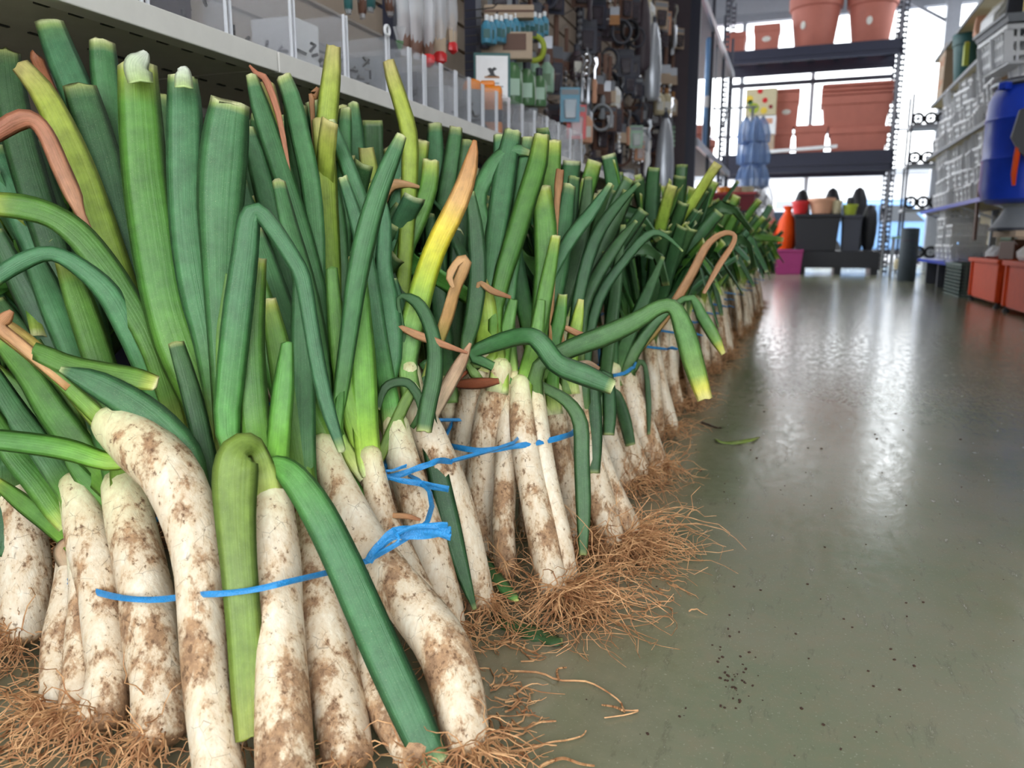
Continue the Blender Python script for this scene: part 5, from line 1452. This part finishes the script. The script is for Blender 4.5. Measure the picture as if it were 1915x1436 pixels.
# ground bay of the rack
pl = thing('pallet', 'dark timber pallet on the floor under the rack', 'pallet', (.62, FY + .35, 0))
for k in range(6):
    MB().box((0, -.42 + k * .17, .345), (1.16, .12, .03)).build('top_slat', M['black'], pl)
for x in (-.52, 0, .52):
    MB().box((x, 0, .06), (.1, .95, .12)).build('runner', M['black'], pl)
    MB().box((x, 0, .22), (.1, .9, .21)).build('block', M['black'], pl)
MB().box((0, -.5, .22), (1.16, .03, .24)).build('front_board', M['black'], pl)
for k in range(3):
    MB().box((0, -.42 + k * .42, .13), (1.16, .1, .02)).build('lower_slat', M['black'], pl)
for x, m, lab in ((-.22, 'wood', 'tan crate pushed under the pallet top'), (.0 + .14, 'teal', 'grey-green crate pushed under the pallet top'), (.32, 'blue', 'blue crate pushed under the pallet top')):
    t = thing('small_crate', lab, 'crate', (.62 + x, FY - .0, .145))
    MB().rectlathe([(.07, .1, 0), (.08, .11, .16), (.07, .1, .16), (.06, .09, .01)]).build('body', M[m], t); MB().box((0, -.11, .15), (.17, .01, .02)).build('lip', M[m], t)
def tub(name, label, x, y, z, w, d, h, m, cat='planter', group=None):
    t = thing(name, label, cat, (x, y, z), 0, group)
    MB().rectlathe([(w * .42, d * .42, 0), (w * .48, d * .48, h * .9), (w / 2, d / 2, h * .91), (w / 2, d / 2, h), (w * .45, d * .45, h), (w * .38, d * .38, .02)]).build('body', M[m], t, bevel=.006)
    MB().box((0, -d / 2 - .004, h * .955), (w * .96, .008, h * .06)).build('rim_band', M[m], t)
    return t
tub('square_planter', 'large black square planter on the pallet', .28, FY + .1, .362, .68, .6, .56, 'black')
tub('square_planter', 'black slim planter on the pallet beside the large square one', .78, FY + .1, .362, .28, .5, .54, 'charcoal')
def egg(label, x, y, z, r, h):
    t = thing('tall_vase', label, 'vase', (x, y, z))
    MB().lathe([(r * .55, 0), (r * .8, h * .12), (r * .98, h * .4), (r, h * .6), (r * .86, h * .82), (r * .5, h * .96), (r * .12, h)], n=20).build('body', M['black'], t, smooth=True)
    MB().lathe([(r * .6, -.0), (r * .62, .03)], n=16).build('foot', M['charcoal'], t)
    return t
def stand_for(t, h, m='black'):
    x, y, z = t.location
    s = thing('plinth', 'dark plinth under ' + str(t['label'])[:60], 'plinth', (x, y, 0))
    MB().box((0, 0, z / 2 - .001), (.2, .2, z - .002)).build('block', M[m], s); MB().box((0, 0, .02), (.26, .26, .04)).build('foot', M[m], s)
for lab, x, h in (('dark egg-topped vase behind the red pot', .04, .98), ('dark egg-topped vase standing in the middle of three', .5, 1.0), ('dark egg-topped vase at the outer end of three', .9, 1.0)):
    egg(lab, x, FY + .68, .362, .14, h)
egg('tall glossy black vase in front at the outer end of the pallet', 1.04, FY + .1, .362, .11, .7)
round_pot('small_pot', 'bright red pot standing on the large black planter', (.02, FY - .05, .924), .13, .2, 'red')
round_pot('small_pot', 'wide tan terracotta pot on the large black planter', (.33, FY, .924), .2, .24, 'peach')
round_pot('small_pot', 'cream pot on the rim beside the tan one', (.55, FY - .05, .924), .08, .2, 'beige')
t = round_pot('small_pot', 'lime green pot with a black neck on the slim planter', (.74, FY, .904), .11, .16, 'lime')
MB().lathe([(.05, .16), (.06, .2), (.05, .26), (.03, .27)], n=12).build('black_neck', M['black'], t, smooth=True)
def amphora(label, x, y, z, r, h, m):
    t = thing('amphora', label, 'vase', (x, y, z))
    MB().lathe([(r * .7, 0), (r * .92, h * .15), (r, h * .4), (r * .75, h * .68), (r * .36, h * .86), (r * .3, h * .93), (r * .42, h)], n=18).build('body', M[m], t, smooth=True)
    MB().lathe([(r * .34, h * .99), (r * .46, h), (r * .46, h * 1.03), (r * .34, h * 1.035)], n=16).build('lip', M[m], t, smooth=True)
    return t
bx = thing('display_box', 'dark low box carrying the orange amphoras', 'box', (-.25, FY + .3, 0))
MB().box((0, .1, .19), (.64, .5, .38)).build('body', M['black'], bx, bevel=.01); MB().box((0, -.16, .34), (.6, .01, .04)).build('front_rail', M['charcoal'], bx)
amphora('orange clay amphora with a narrow neck beside the black planter', -.16, FY + .22, .382, .17, .66, 'orange')
amphora('reddish clay amphora partly behind the orange one', -.44, FY + .35, .382, .16, .62, 'terracotta')
tub('purple_tub', 'magenta plastic tub on the floor at the corner of the rack', -.1, FY - .3, 0, .42, .4, .38, 'purple', 'tub')
# silver step frame and dark roll by the right upright
st = thing('step_frame', 'small silver step frame with a jar on its lower tread, beside the rack', 'stool', (1.42, 12.4, 0))
for x in (-.13, .13):
    for y in (-.12, .12):
        MB().bar((x, y, 0), (x * .9, y * .9, .55), .024).build('leg', M['silverpaint'], st)
MB().box((0, 0, .56), (.3, .3, .03)).build('top_tread', M['mint'], st); MB().box((0, 0, .1), (.27, .26, .02)).build('lower_tread', M['silverpaint'], st)
t = thing('jar', 'squat beige jar with a label on the step frame', 'jar', (1.42, 12.4, .112))
MB().lathe([(.08, 0), (.09, .02), (.09, .12), (.06, .15)], n=14).build('body', M['beige'], t, smooth=True); MB().lathe([(.06, .15), (.065, .18)], n=14).build('lid', M['grey'], t)
p = onz(1694, 526)
t = thing('upright_roll', 'dark grey mesh roll standing on end in the aisle', 'roll', (p.x, p.y, 0))
MB().lathe([(.1, 0), (.108, .01), (.108, .66), (.1, .67), (.06, .672), (.055, .6)], n=22).build('roll', M['slate'], t, smooth=True)
MB().lathe([(.11, .5), (.11, .53)], n=22).build('tie_band', M['charcoal'], t)
MB().lathe([(.055, .55), (.055, .675)], n=14).build('core', M['card'], t)
# shelf rack in the corner behind
cr = thing('corner_rack', 'grey shelf rack in the bright far corner with black round goods', 'rack', (1.95, 14.4, 0))
for z in (.2, 1.0, 1.7, 2.3):
    child(MB().box((1.95, 14.4, z), (.75, .5, .05)), 'shelf_board', M['grey'], cr)
for x in (1.6, 2.3):
    for y in (14.18, 14.62):
        child(MB().box((x, y, 1.4), (.035, .035, 2.8)), 'post', M['charcoal'], cr)
for z, n in ((.225, 3), (1.025, 4), (1.725, 4), (2.325, 3)):
    for k in range(n):
        t = thing('black_wheel', 'black spoked plastic wheel on the corner rack', 'wheel', (1.7 + k * .18, 14.3, z + .105), RB.uniform(-.4, .4), 'black wheels on the corner rack')
        MB().tube([V((math.cos(a) * .08, 0, math.sin(a) * .08)) for a in [i * math.pi / 8 for i in range(17)]], .024, 7).build('tyre', M['rubber'], t, smooth=True)
        MB().bar((-.07, 0, 0), (.07, 0, 0), .02).bar((0, 0, -.07), (0, 0, .07), .02).box((0, 0, 0), (.04, .05, .04)).build('hub', M['grey'], t)

# ------------------------------------------------------------------ shelving on the right with white baskets
RX = 1.4
ru = thing('basket_rack', 'right-hand wall rack with beige back and blue-edged shelves of white baskets', 'shelving', (RX + .3, 8.3, 0))
for z, m in ((.86, 'blue'), (1.49, 'grey'), (2.1, 'grey'), (2.62, 'grey')):
    child(MB().box((RX + .3, 8.675, z - .015), (.56, 4.35, .03)), 'shelf_board', M['beige'], ru)
    child(MB().box((RX + .02, 8.675, z - .012), (.025, 4.35, .036)), 'shelf_edge', M[m], ru)
for y in (6.52, 7.6, 8.7, 9.8, 10.82):
    child(MB().box((RX + .6, y, 1.6), (.06, .05, 3.2)), 'post', M['silverpaint'], ru)
    for z in (.83, 1.46, 2.07):
        child(MB().bar((RX + .56, y, z - .18), (RX + .08, y, z), .022), 'bracket', M['silverpaint'], ru)
for a in range(4):
    child(MB().box((RX + .66, 7.05 + a * 1.08, 1.6), (.03, 1.07, 3.2)), 'back_panel', M['beige'], ru)
child(MB().box((RX + .3, 9.83, .285), (.56, 1.94, .03)), 'platform', M['blue'], ru)
for y in (9.0, 9.8, 10.6):
    child(MB().box((RX + .3, y, .135), (.4, .06, .27)), 'platform_leg', M['charcoal'], ru)
def make_basket():
    t = thing('slotted_basket', 'x', 'basket')
    w, d, h = .40, .30, .17     # along y, along x, height
    mb = MB()
    mb.rectlathe([(d / 2 * .84, w / 2 * .86, 0), (d / 2 * .84, w / 2 * .86, .012)])
    mb.build('base', M['white'], t)
    rim = MB()
    for s in (-1, 1):
        rim.box((s * d / 2, 0, h - .012), (.018, w + .018, .024)); rim.box((0, s * w / 2, h - .012), (d, .018, .024))
    rim.build('rim', M['white'], t, bevel=.003)
    for s in (-1, 1):
        for ax in (0, 1):
            sl = MB(); L = w if ax == 0 else d
            n = 11 if ax == 0 else 8
            for k in range(n):
                u = (k / (n - 1) - .5)
                a = V((s * d / 2 * .86, u * L * .86, .01)) if ax == 0 else V((u * L * .86, s * w / 2 * .88, .01))
                b = V((s * d / 2 * .98, u * L * .98, h - .02)) if ax == 0 else V((u * L * .98, s * w / 2 * .98, h - .02))
                sl.bar(a, b, .011 if k not in (0, n - 1, n // 2) else .04, .011)
            for zz, q in ((.045, .89), (.105, .94)):
                if ax == 0:
                    sl.box((s * d / 2 * q, 0, zz), (.008, L * q, .022))
                else:
                    sl.box((0, s * w / 2 * q, zz), (L * q, .008, .022))
            sl.build('slotted_side', M['white'], t)
    return t
B0 = make_basket(); first = [True]
def basket(x, y, z, rz, label, group, s=1.0):
    if first[0]:
        first[0] = False; o = B0; o.location = (x, y, z); o.rotation_euler.z = rz; o['label'] = label; o['group'] = group; o.scale = (s,) * 3
        return o
    return again(B0, label, (x, y, z), rz, group, s)
OW = 'nearest second third fourth fifth sixth seventh eighth ninth tenth'.split(); LV = 'bottom second third top'.split()
for c in range(9):
    y = 6.76 + c * .43
    for k in range(4):
        if c == 0 and k > 2:
            continue
        basket(RX + .22 + RB.uniform(-.02, .02), y, .863 + k * .148, RB.uniform(-.12, .12), f'white slotted basket, {LV[k]} of the {OW[c]} stack past the barrel on the blue-edged shelf', 'white baskets on the blue-edged shelf')
    for k in range(4 if c > 1 else 3):
        if c > 7 and k > 1:
            continue
        basket(RX + .2 + RB.uniform(-.03, .03), y + .05, 1.493 + k * .145, RB.uniform(-.14, .14), f'white slotted basket, {LV[k]} of the {OW[c]} stack past the barrel on the grey-edged shelf', 'white baskets on the second shelf')
for k in range(5):
    basket(RX + .22, 9.62, .303 + k * .095, RB.uniform(-.05, .05), f"white slotted basket, {('bottom', 'second', 'middle', 'fourth', 'top')[k]} of the tall stack on the blue platform", 'tall basket stack on the blue platform')
for k in range(3):
    basket(RX + .22, 9.12, .303 + k * .1, RB.uniform(-.05, .05), f"white slotted basket, {('bottom', 'middle', 'top')[k]} of the short stack on the blue platform", 'short basket stack on the blue platform')
p = onx(1890, 95, RX + .0)
basket(p.x + .1, p.y, p.z - .14, .1, 'large white slotted basket sticking out high above the blue barrel', 'the big basket over the barrel', 1.5)
t = thing('grey_tray', 'flat grey tray lying on the large white basket', 'tray', (p.x + .12, p.y, p.z + .125), .1)
MB().rectlathe([(.26, .34, 0), (.28, .36, .05), (.26, .34, .05), (.25, .33, .01)]).build('body', M['grey'], t); MB().box((-.285, 0, .045), (.012, .7, .02)).build('lip', M['grey'], t)
# wicker basket
p = onx(1876, 136, RX + .02)
t = thing('wicker_basket', 'honey-coloured wicker basket on the shelf just above the blue barrel', 'basket', (p.x + .14, p.y, p.z - .09))
for k in range(8):
    mb = MB(); r = .12 + k * .006
    mb.tube([V((math.cos(a) * r, math.sin(a) * r, .012 + k * .022)) for a in [i * math.pi / 12 for i in range(25)]], .0125, 5)
    mb.build('woven_row', M['wicker'], t, smooth=True)
MB().lathe([(.12, 0), (.12, .014)], n=20).build('base', M['wicker'], t)
for k in range(12):
    a = k * math.pi / 6
    MB().bar((math.cos(a) * .128, math.sin(a) * .128, 0), (math.cos(a) * .176, math.sin(a) * .176, .19), .012).build('stake', M['wicker'], t)
# printed carton, teal pot, paper bags and boxes above
p = onx(1767, 150, RX + .02)
t = thing('tall_carton', 'tall tan carton printed with brown marks at the far top of the right rack', 'box', (p.x + .18, 10.35, 2.102))
MB().box((0, 0, .28), (.36, .4, .56)).build('carton', M['card'], t, bevel=.006)
for k in range(6):
    MB().box((-.182, -.12 + (k % 3) * .12, .16 + (k // 3) * .22), (.004, .07, .1 if k % 2 else .05)).build('print', M['peach'], t)
MB().box((0, -.202, .28), (.05, .004, .56)).build('tape', M['beige'], t)
p = onx(1789, 125, RX)
t = round_pot('teal_bucket', 'teal plastic bucket with a pink tag beside the tall carton', (p.x + .15, 9.55, 2.102), .16, .5, 'teal', cat='bucket')
MB().box((-.14, -.06, .05), (.01, .09, .06)).build('pink_tag', M['red'], t)
for k, (px, py, w, h, m, lab) in enumerate([(1828, 62, .3, .46, 'white', 'white paper sack standing high on the right rack'), (1848, 60, .26, .44, 'paper', 'cream paper sack beside the white one'), (1812, 40, .26, .3, 'peach', 'pinkish sack lying behind the white paper sacks'), (1866, 30, .28, .4, 'charcoal', 'dark sack with a folded top on the right rack'), (1900, 22, .3, .4, 'navy', 'navy sack with a yellow side near the frame edge')]):
    p = onx(px, py, RX + .02)
    t = thing('paper_sack', lab, 'sack', (p.x + .18, p.y, p.z - h / 2), RB.uniform(-.2, .2))
    MB().rectlathe([(.11, w * .46, 0), (.13, w / 2, h * .15), (.12, w / 2, h * .75), (.05, w * .47, h * .95), (.03, w * .46, h)]).build('sack', M[m], t, smooth=True, bevel=.01)
    MB().box((-.03, 0, h * .985), (.03, w * .92, .04)).build('folded_top', M['white' if m != 'white' else 'paper'], t)
    if m == 'navy':
        MB().box((-.132, -.06, h * .45), (.006, .1, h * .6)).build('yellow_side', M['yellow'], t)
t = thing('yellow_packet', 'yellow-green packet hanging beside the teal bucket', 'packet', onx(1800, 105, RX + .0) + V((.03, 0, -.1)))
MB().prism([(-.05, 0), (.05, .02), (.06, .2), (-.02, .22)], 'x', -.02, .02).build('film', M['lime'], t); MB().box((0, .02, .22), (.03, .05, .02)).build('header', M['yellow'], t)
for px, py in ((1740, 240),):
    t = thing('yellow_packet', 'small yellow packet at the far end of the basket shelves', 'packet', (RX + .15, 10.62, 1.572))
    MB().box((0, 0, 0), (.12, .14, .16)).build('film', M['yellow'], t, bevel=.02); MB().box((0, 0, .09), (.02, .12, .03)).build('header', M['paper'], t)

# blue barrel on a grey plinth
p = ony(1918, 262, 6.3); bz0 = ony(1918, 382, 6.3).z; bh = ony(1918, 158, 6.3).z - bz0; br = .275
t = thing('barrel', 'bright blue plastic barrel with a black lid beside the white baskets', 'barrel', (p.x, 6.15, bz0))
MB().lathe([(br * .8, 0), (br * .93, bh * .03), (br, bh * .12), (br * 1.0, bh * .34), (br * 1.025, bh * .36), (br * 1.0, bh * .38), (br, bh * .66), (br * 1.025, bh * .68), (br, bh * .7), (br * .98, bh * .84), (br * .86, bh * .93), (br * .84, bh * .97)], n=36).build('body', M['blue'], t, smooth=True)
MB().lathe([(br * .9, bh * .94), (br * .92, bh * .95), (br * .92, bh * .985), (br * .84, bh * 1.0)], n=36).build('lid', M['charcoal'], t, smooth=True)
MB().lathe([(br * .945, bh * .955), (br * .955, bh * .965), (br * .945, bh * .975)], n=36).build('clamp_ring', M['silverpaint'], t, smooth=True)
MB().box((-br * .8, -br * .62, bh * .93), (.06, .06, .05), Matrix.Rotation(.66, 3, 'Z')).build('clamp_lever', M['blue'], t, bevel=.01)
tb = ony(1890, 432, 6.15).z
s = thing('plinth', 'tapered grey tub upside down under the blue barrel', 'plinth', (p.x + .02, 6.15, tb + .001))
MB().lathe([(.2, 0), (.205, .02), (.15, (bz0 - tb) * .6), (.13, bz0 - tb - .03), (.16, bz0 - tb - .004)], n=24).build('column', M['grey'], s, smooth=True)
MB().lathe([(.215, 0.0), (.215, .02)], n=24).build('foot', M['charcoal'], s)
s = thing('side_table', 'tan board on wall brackets carrying the grey tub and the barrel', 'table', (p.x + .3, 6.15, 0))
MB().box((.2, 0, tb - .02), (1.2, .62, .04)).build('board', M['card'], s)
for y in (-.22, .22):
    MB().box((.76, y, (tb - .04) / 2), (.06, .06, tb - .04)).build('leg', M['brown'], s); MB().bar((.74, y, .12), (.2, y, tb - .05), .04).build('brace', M['brown'], s)
q = ony(1903, 300, 5.7)
t = thing('pruning_shears', 'dark shears with an orange grip hanging in front of the barrel', 'shears', q)
MB().prism([(-.02, .3), (.1, .34), (.16, .1), (.06, .0), (-.0, .05), (-.05, .14)], 'y', -.015, .015).build('blade', M['black'], t)
MB().tube([V((-.005, 0, .1)), V((-.008, 0, .02)), V((-.012, 0, -.08)), V((-.006, 0, -.15))], [.014, .018, .017, .01], 8).build('grip', M['orange'], t, smooth=True)
MB().tube([V((.08, 0, .33)), V((.08, 0, .9)), V((.5, .3, 1.1))], .004, 4).build('cord', M['charcoal'], t)

# wire baskets
a, b = onz(1803, 559), onz(1863, 581)
def wire_basket(label, loc, w, d, h, m, cells=7, gauge=.006):
    t = thing('wire_basket', label, 'basket', loc)
    for nm, ax, s in (('front_grid', 0, -1), ('back_grid', 0, 1), ('side_grid', 1, -1), ('side_grid', 1, 1)):
        mb = MB(); L = w if ax else d
        for k in range(cells + 1):
            u = (k / cells - .5) * (d if ax == 0 else w)
            a = V((u, s * w / 2, 0)) if ax == 0 else V((s * d / 2, u, 0))
            mb.bar(a, a + V((0, 0, h)), gauge)
        for k in range(cells):
            z = h * k / cells + .004
            a, b = (V((-d / 2, s * w / 2, z)), V((d / 2, s * w / 2, z))) if ax == 0 else (V((s * d / 2, -w / 2, z)), V((s * d / 2, w / 2, z)))
            mb.bar(a, b, gauge)
        mb.build(nm, M[m], t)
    rim = MB()
    for s in (-1, 1):
        rim.box((s * d / 2, 0, h), (gauge * 2, w + gauge * 2, gauge * 2.2)); rim.box((0, s * w / 2, h), (d, gauge * 2, gauge * 2.2))
    rim.build('rim', M[m], t)
    MB().box((0, 0, .004), (d, w, .006)).build('floor_plate', M[m], t)
    return t
wire_basket('mint green wire basket behind the orange crates', (a.x + .36, a.y - .28, .366), .36, .3, .22, 'mint')
wire_basket('dark grey-green mesh crate on the floor beside the orange crates', (1.62, 8.4, .002), .8, .4, .29, 'greenmesh', 9, .01)
# two orange crates on feet
def orange_crate(label, loc, w, d, h, rz):
    t = thing('orange_crate', label, 'crate', loc, rz)
    z0 = .035
    MB().box((0, 0, z0 + .012), (d * .92, w * .92, .024)).build('base', M['orange'], t)
    for s in (-1, 1):
        MB().box((s * d * .46, 0, z0 + h / 2), (.012, w * .92, h - .04)).build('side_panel', M['orange'], t)
        MB().box((0, s * w * .46, z0 + h / 2), (d * .92, .012, h - .04)).build('end_panel', M['orange'], t)
        for q in (-1, 1):
            MB().box((s * d * .465, q * w * .465, z0 + h / 2), (.04, .04, h - .01)).build('corner_post', M['orange'], t, bevel=.006)
            MB().lathe([(.024, 0), (.022, .012), (.01, .02), (.01, .04)], (s * d * .45, q * w * .45, 0), 10).build('foot', M['black'], t)
    rim = MB()
    for s in (-1, 1):
        rim.box((s * d / 2, 0, z0 + h - .015), (.035, w + .035, .034)); rim.box((0, s * w / 2, z0 + h - .015), (d, .035, .034))
    rim.build('rim', M['orange'], t, bevel=.005)
    MB().box((0, 0, z0 + h - .035), (d * .9, w * .9, .012)).build('tray_floor', M['orange'], t)
    return t
a, b = onz(1803, 559), onz(1863, 581)
orange_crate('orange plastic crate on black feet, the one farther down the aisle', (a.x + .27, a.y - .52, 0), 1.02, .5, .33, .0)
orange_crate('orange plastic crate on black feet, cut by the edge of the view', (b.x + .27, b.y - .5, 0), .96, .5, .33, .0)
def heap(label, x, y, z, m, s, name='plastic_bag', cat='bag'):
    t = thing(name, label, cat, (x, y, z), RB.uniform(0, 6)); mb = MB(); n = 12
    prof = [(.75, 0), (1, .18), (.9, .5), (.55, .85), (.2, 1)]
    for i, (r, h) in enumerate(prof):
        for k in range(n):
            an = 2 * math.pi * k / n
            q = s * r * (1 + RB.uniform(-.18, .18))
            mb.add((math.cos(an) * q, math.sin(an) * q * .8, h * s * .75 + (RB.uniform(-.02, .02) if 0 < i < 4 else 0)))
    for i in range(len(prof) - 1):
        for k in range(n):
            a, b = i * n + k, i * n + (k + 1) % n
            mb.f.append((a, b, b + n, a + n))
    mb.f.append(tuple(range(n)[::-1])); mb.f.append(tuple((len(prof) - 1) * n + k for k in range(n)))
    mb.build('bag', M[m], t)
    MB().lathe([(.03 * s * 5, .74 * s), (.012, .8 * s), (.03, .86 * s)], n=8).build('knot', M[m], t)
    return t
zt = .37
heap('crumpled white plastic bag on the farther orange crate', a.x + .16, a.y - .4, zt, 'white', .13)
heap('flat white plastic bag at the corner of the farther orange crate', a.x + .2, a.y - .12, zt, 'paper', .11)
heap('big crumpled white bag on the nearer orange crate', b.x + .3, b.y - .5, zt, 'white', .2)
heap('white plastic bag lying over the edge of the nearer orange crate', b.x + .16, b.y - .2, zt, 'white', .14)
for lab, x, y, h, m in (('brown carton standing open among the white bags', a.x + .36, a.y - .6, .2, 'card'), ('dark brown box on the farther orange crate', a.x + .2, a.y - .82, .14, 'brown'), ('beige box above the white bags on the nearer crate', b.x + .4, b.y - .1, .15, 'beige')):
    t = thing('carton', lab, 'box', (x, y, zt - .006), .3)
    MB().box((0, 0, h / 2), (.22, .2, h)).build('carton', M[m], t, bevel=.005)
    MB().box((-.03, -.12, h - .01), (.18, .08, .008), Matrix.Rotation(.5, 3, 'X')).build('flap', M[m], t)
t = thing('hose_hook', 'chrome hook with a brown strap hanging under the blue-edged shelf', 'hook', onx(1836, 330, RX + .03))
MB().tube([V((0, 0, .1)), V((0, 0, 0)), V((.02, 0, -.03)), V((.04, 0, 0))], .008, 6).build('hook', M['chrome'], t, smooth=True); MB().box((.0, .05, -.28), (.02, .05, .5), Matrix.Rotation(-.1, 3, 'X')).build('strap', M['brown'], t)

# ------------------------------------------------------------------ outside: cars and a building across the yard
def car(label, loc, rz, m):
    t = thing('car', label, 'car', loc, rz)
    MB().prism([(-2.1, .35), (2.1, .35), (2.15, .75), (1.9, .95), (1.0, 1.02), (.5, 1.45), (-1.1, 1.48), (-1.75, 1.0), (-2.1, .9)], 'y', -.82, .82).build('body', M[m], t, bevel=.06)
    for s in (-1, 1):
        MB().prism([(.85, 1.02), (.45, 1.38), (-.2, 1.4), (-.2, 1.02)], 'y', s * .825, s * .84).build('side_window', M['carglass'], t)
        MB().prism([(-.3, 1.02), (-.3, 1.4), (-1.0, 1.4), (-1.45, 1.02)], 'y', s * .825, s * .84).build('side_window', M['carglass'], t)
        for x in (-1.35, 1.35):
            w = MB().lathe([(.31, -.1), (.33, -.06), (.33, .06), (.31, .1)], n=18).build('wheel', M['rubber'], t, smooth=True)
            w.location = (x, s * .76, .33); w.rotation_euler = (math.pi / 2, 0, 0)
            h = MB().lathe([(.18, -.11), (.18, .11)], n=12).build('hubcap', M['silverpaint'], w)
    MB().box((2.14, -.5, .7), (.05, .3, .14)).build('lamp', M['clear_edge'], t); MB().box((2.14, .5, .7), (.05, .3, .14)).build('lamp', M['clear_edge'], t)
    MB().box((0, 0, .3), (3.6, 1.5, .14)).build('underside', M['rubber'], t)
    return t
gz = -.04
car('pale blue car parked outside seen through the far rack', (1.8, 21.5, gz), .25, 'paleblue')
car('red car parked outside beyond the far glazing', (-3.4, 22.4, gz), -.2, 'red')
car('silver car parked farther out in the yard', (.2, 25.5, gz), .1, 'silverpaint')
car('orange car parked outside near the amphoras', (-4.6, 25.0, gz), .1, 'orange')
b = thing('warehouse', 'pale low building across the yard with dark shuttered openings', 'building', (0, 48, gz))
MB().box((0, 0, 2.0), (40, 6, 4.0)).build('walls', M['white'], b); MB().box((0, -.1, 4.1), (41, 6.6, .25)).build('roof', M['grey'], b)
for k in range(9):
    MB().box((-16 + k * 4, -3.03, 1.4), (2.4, .08, 2.6)).build('shutter', M['paleblue' if k % 2 else 'grey'], b)
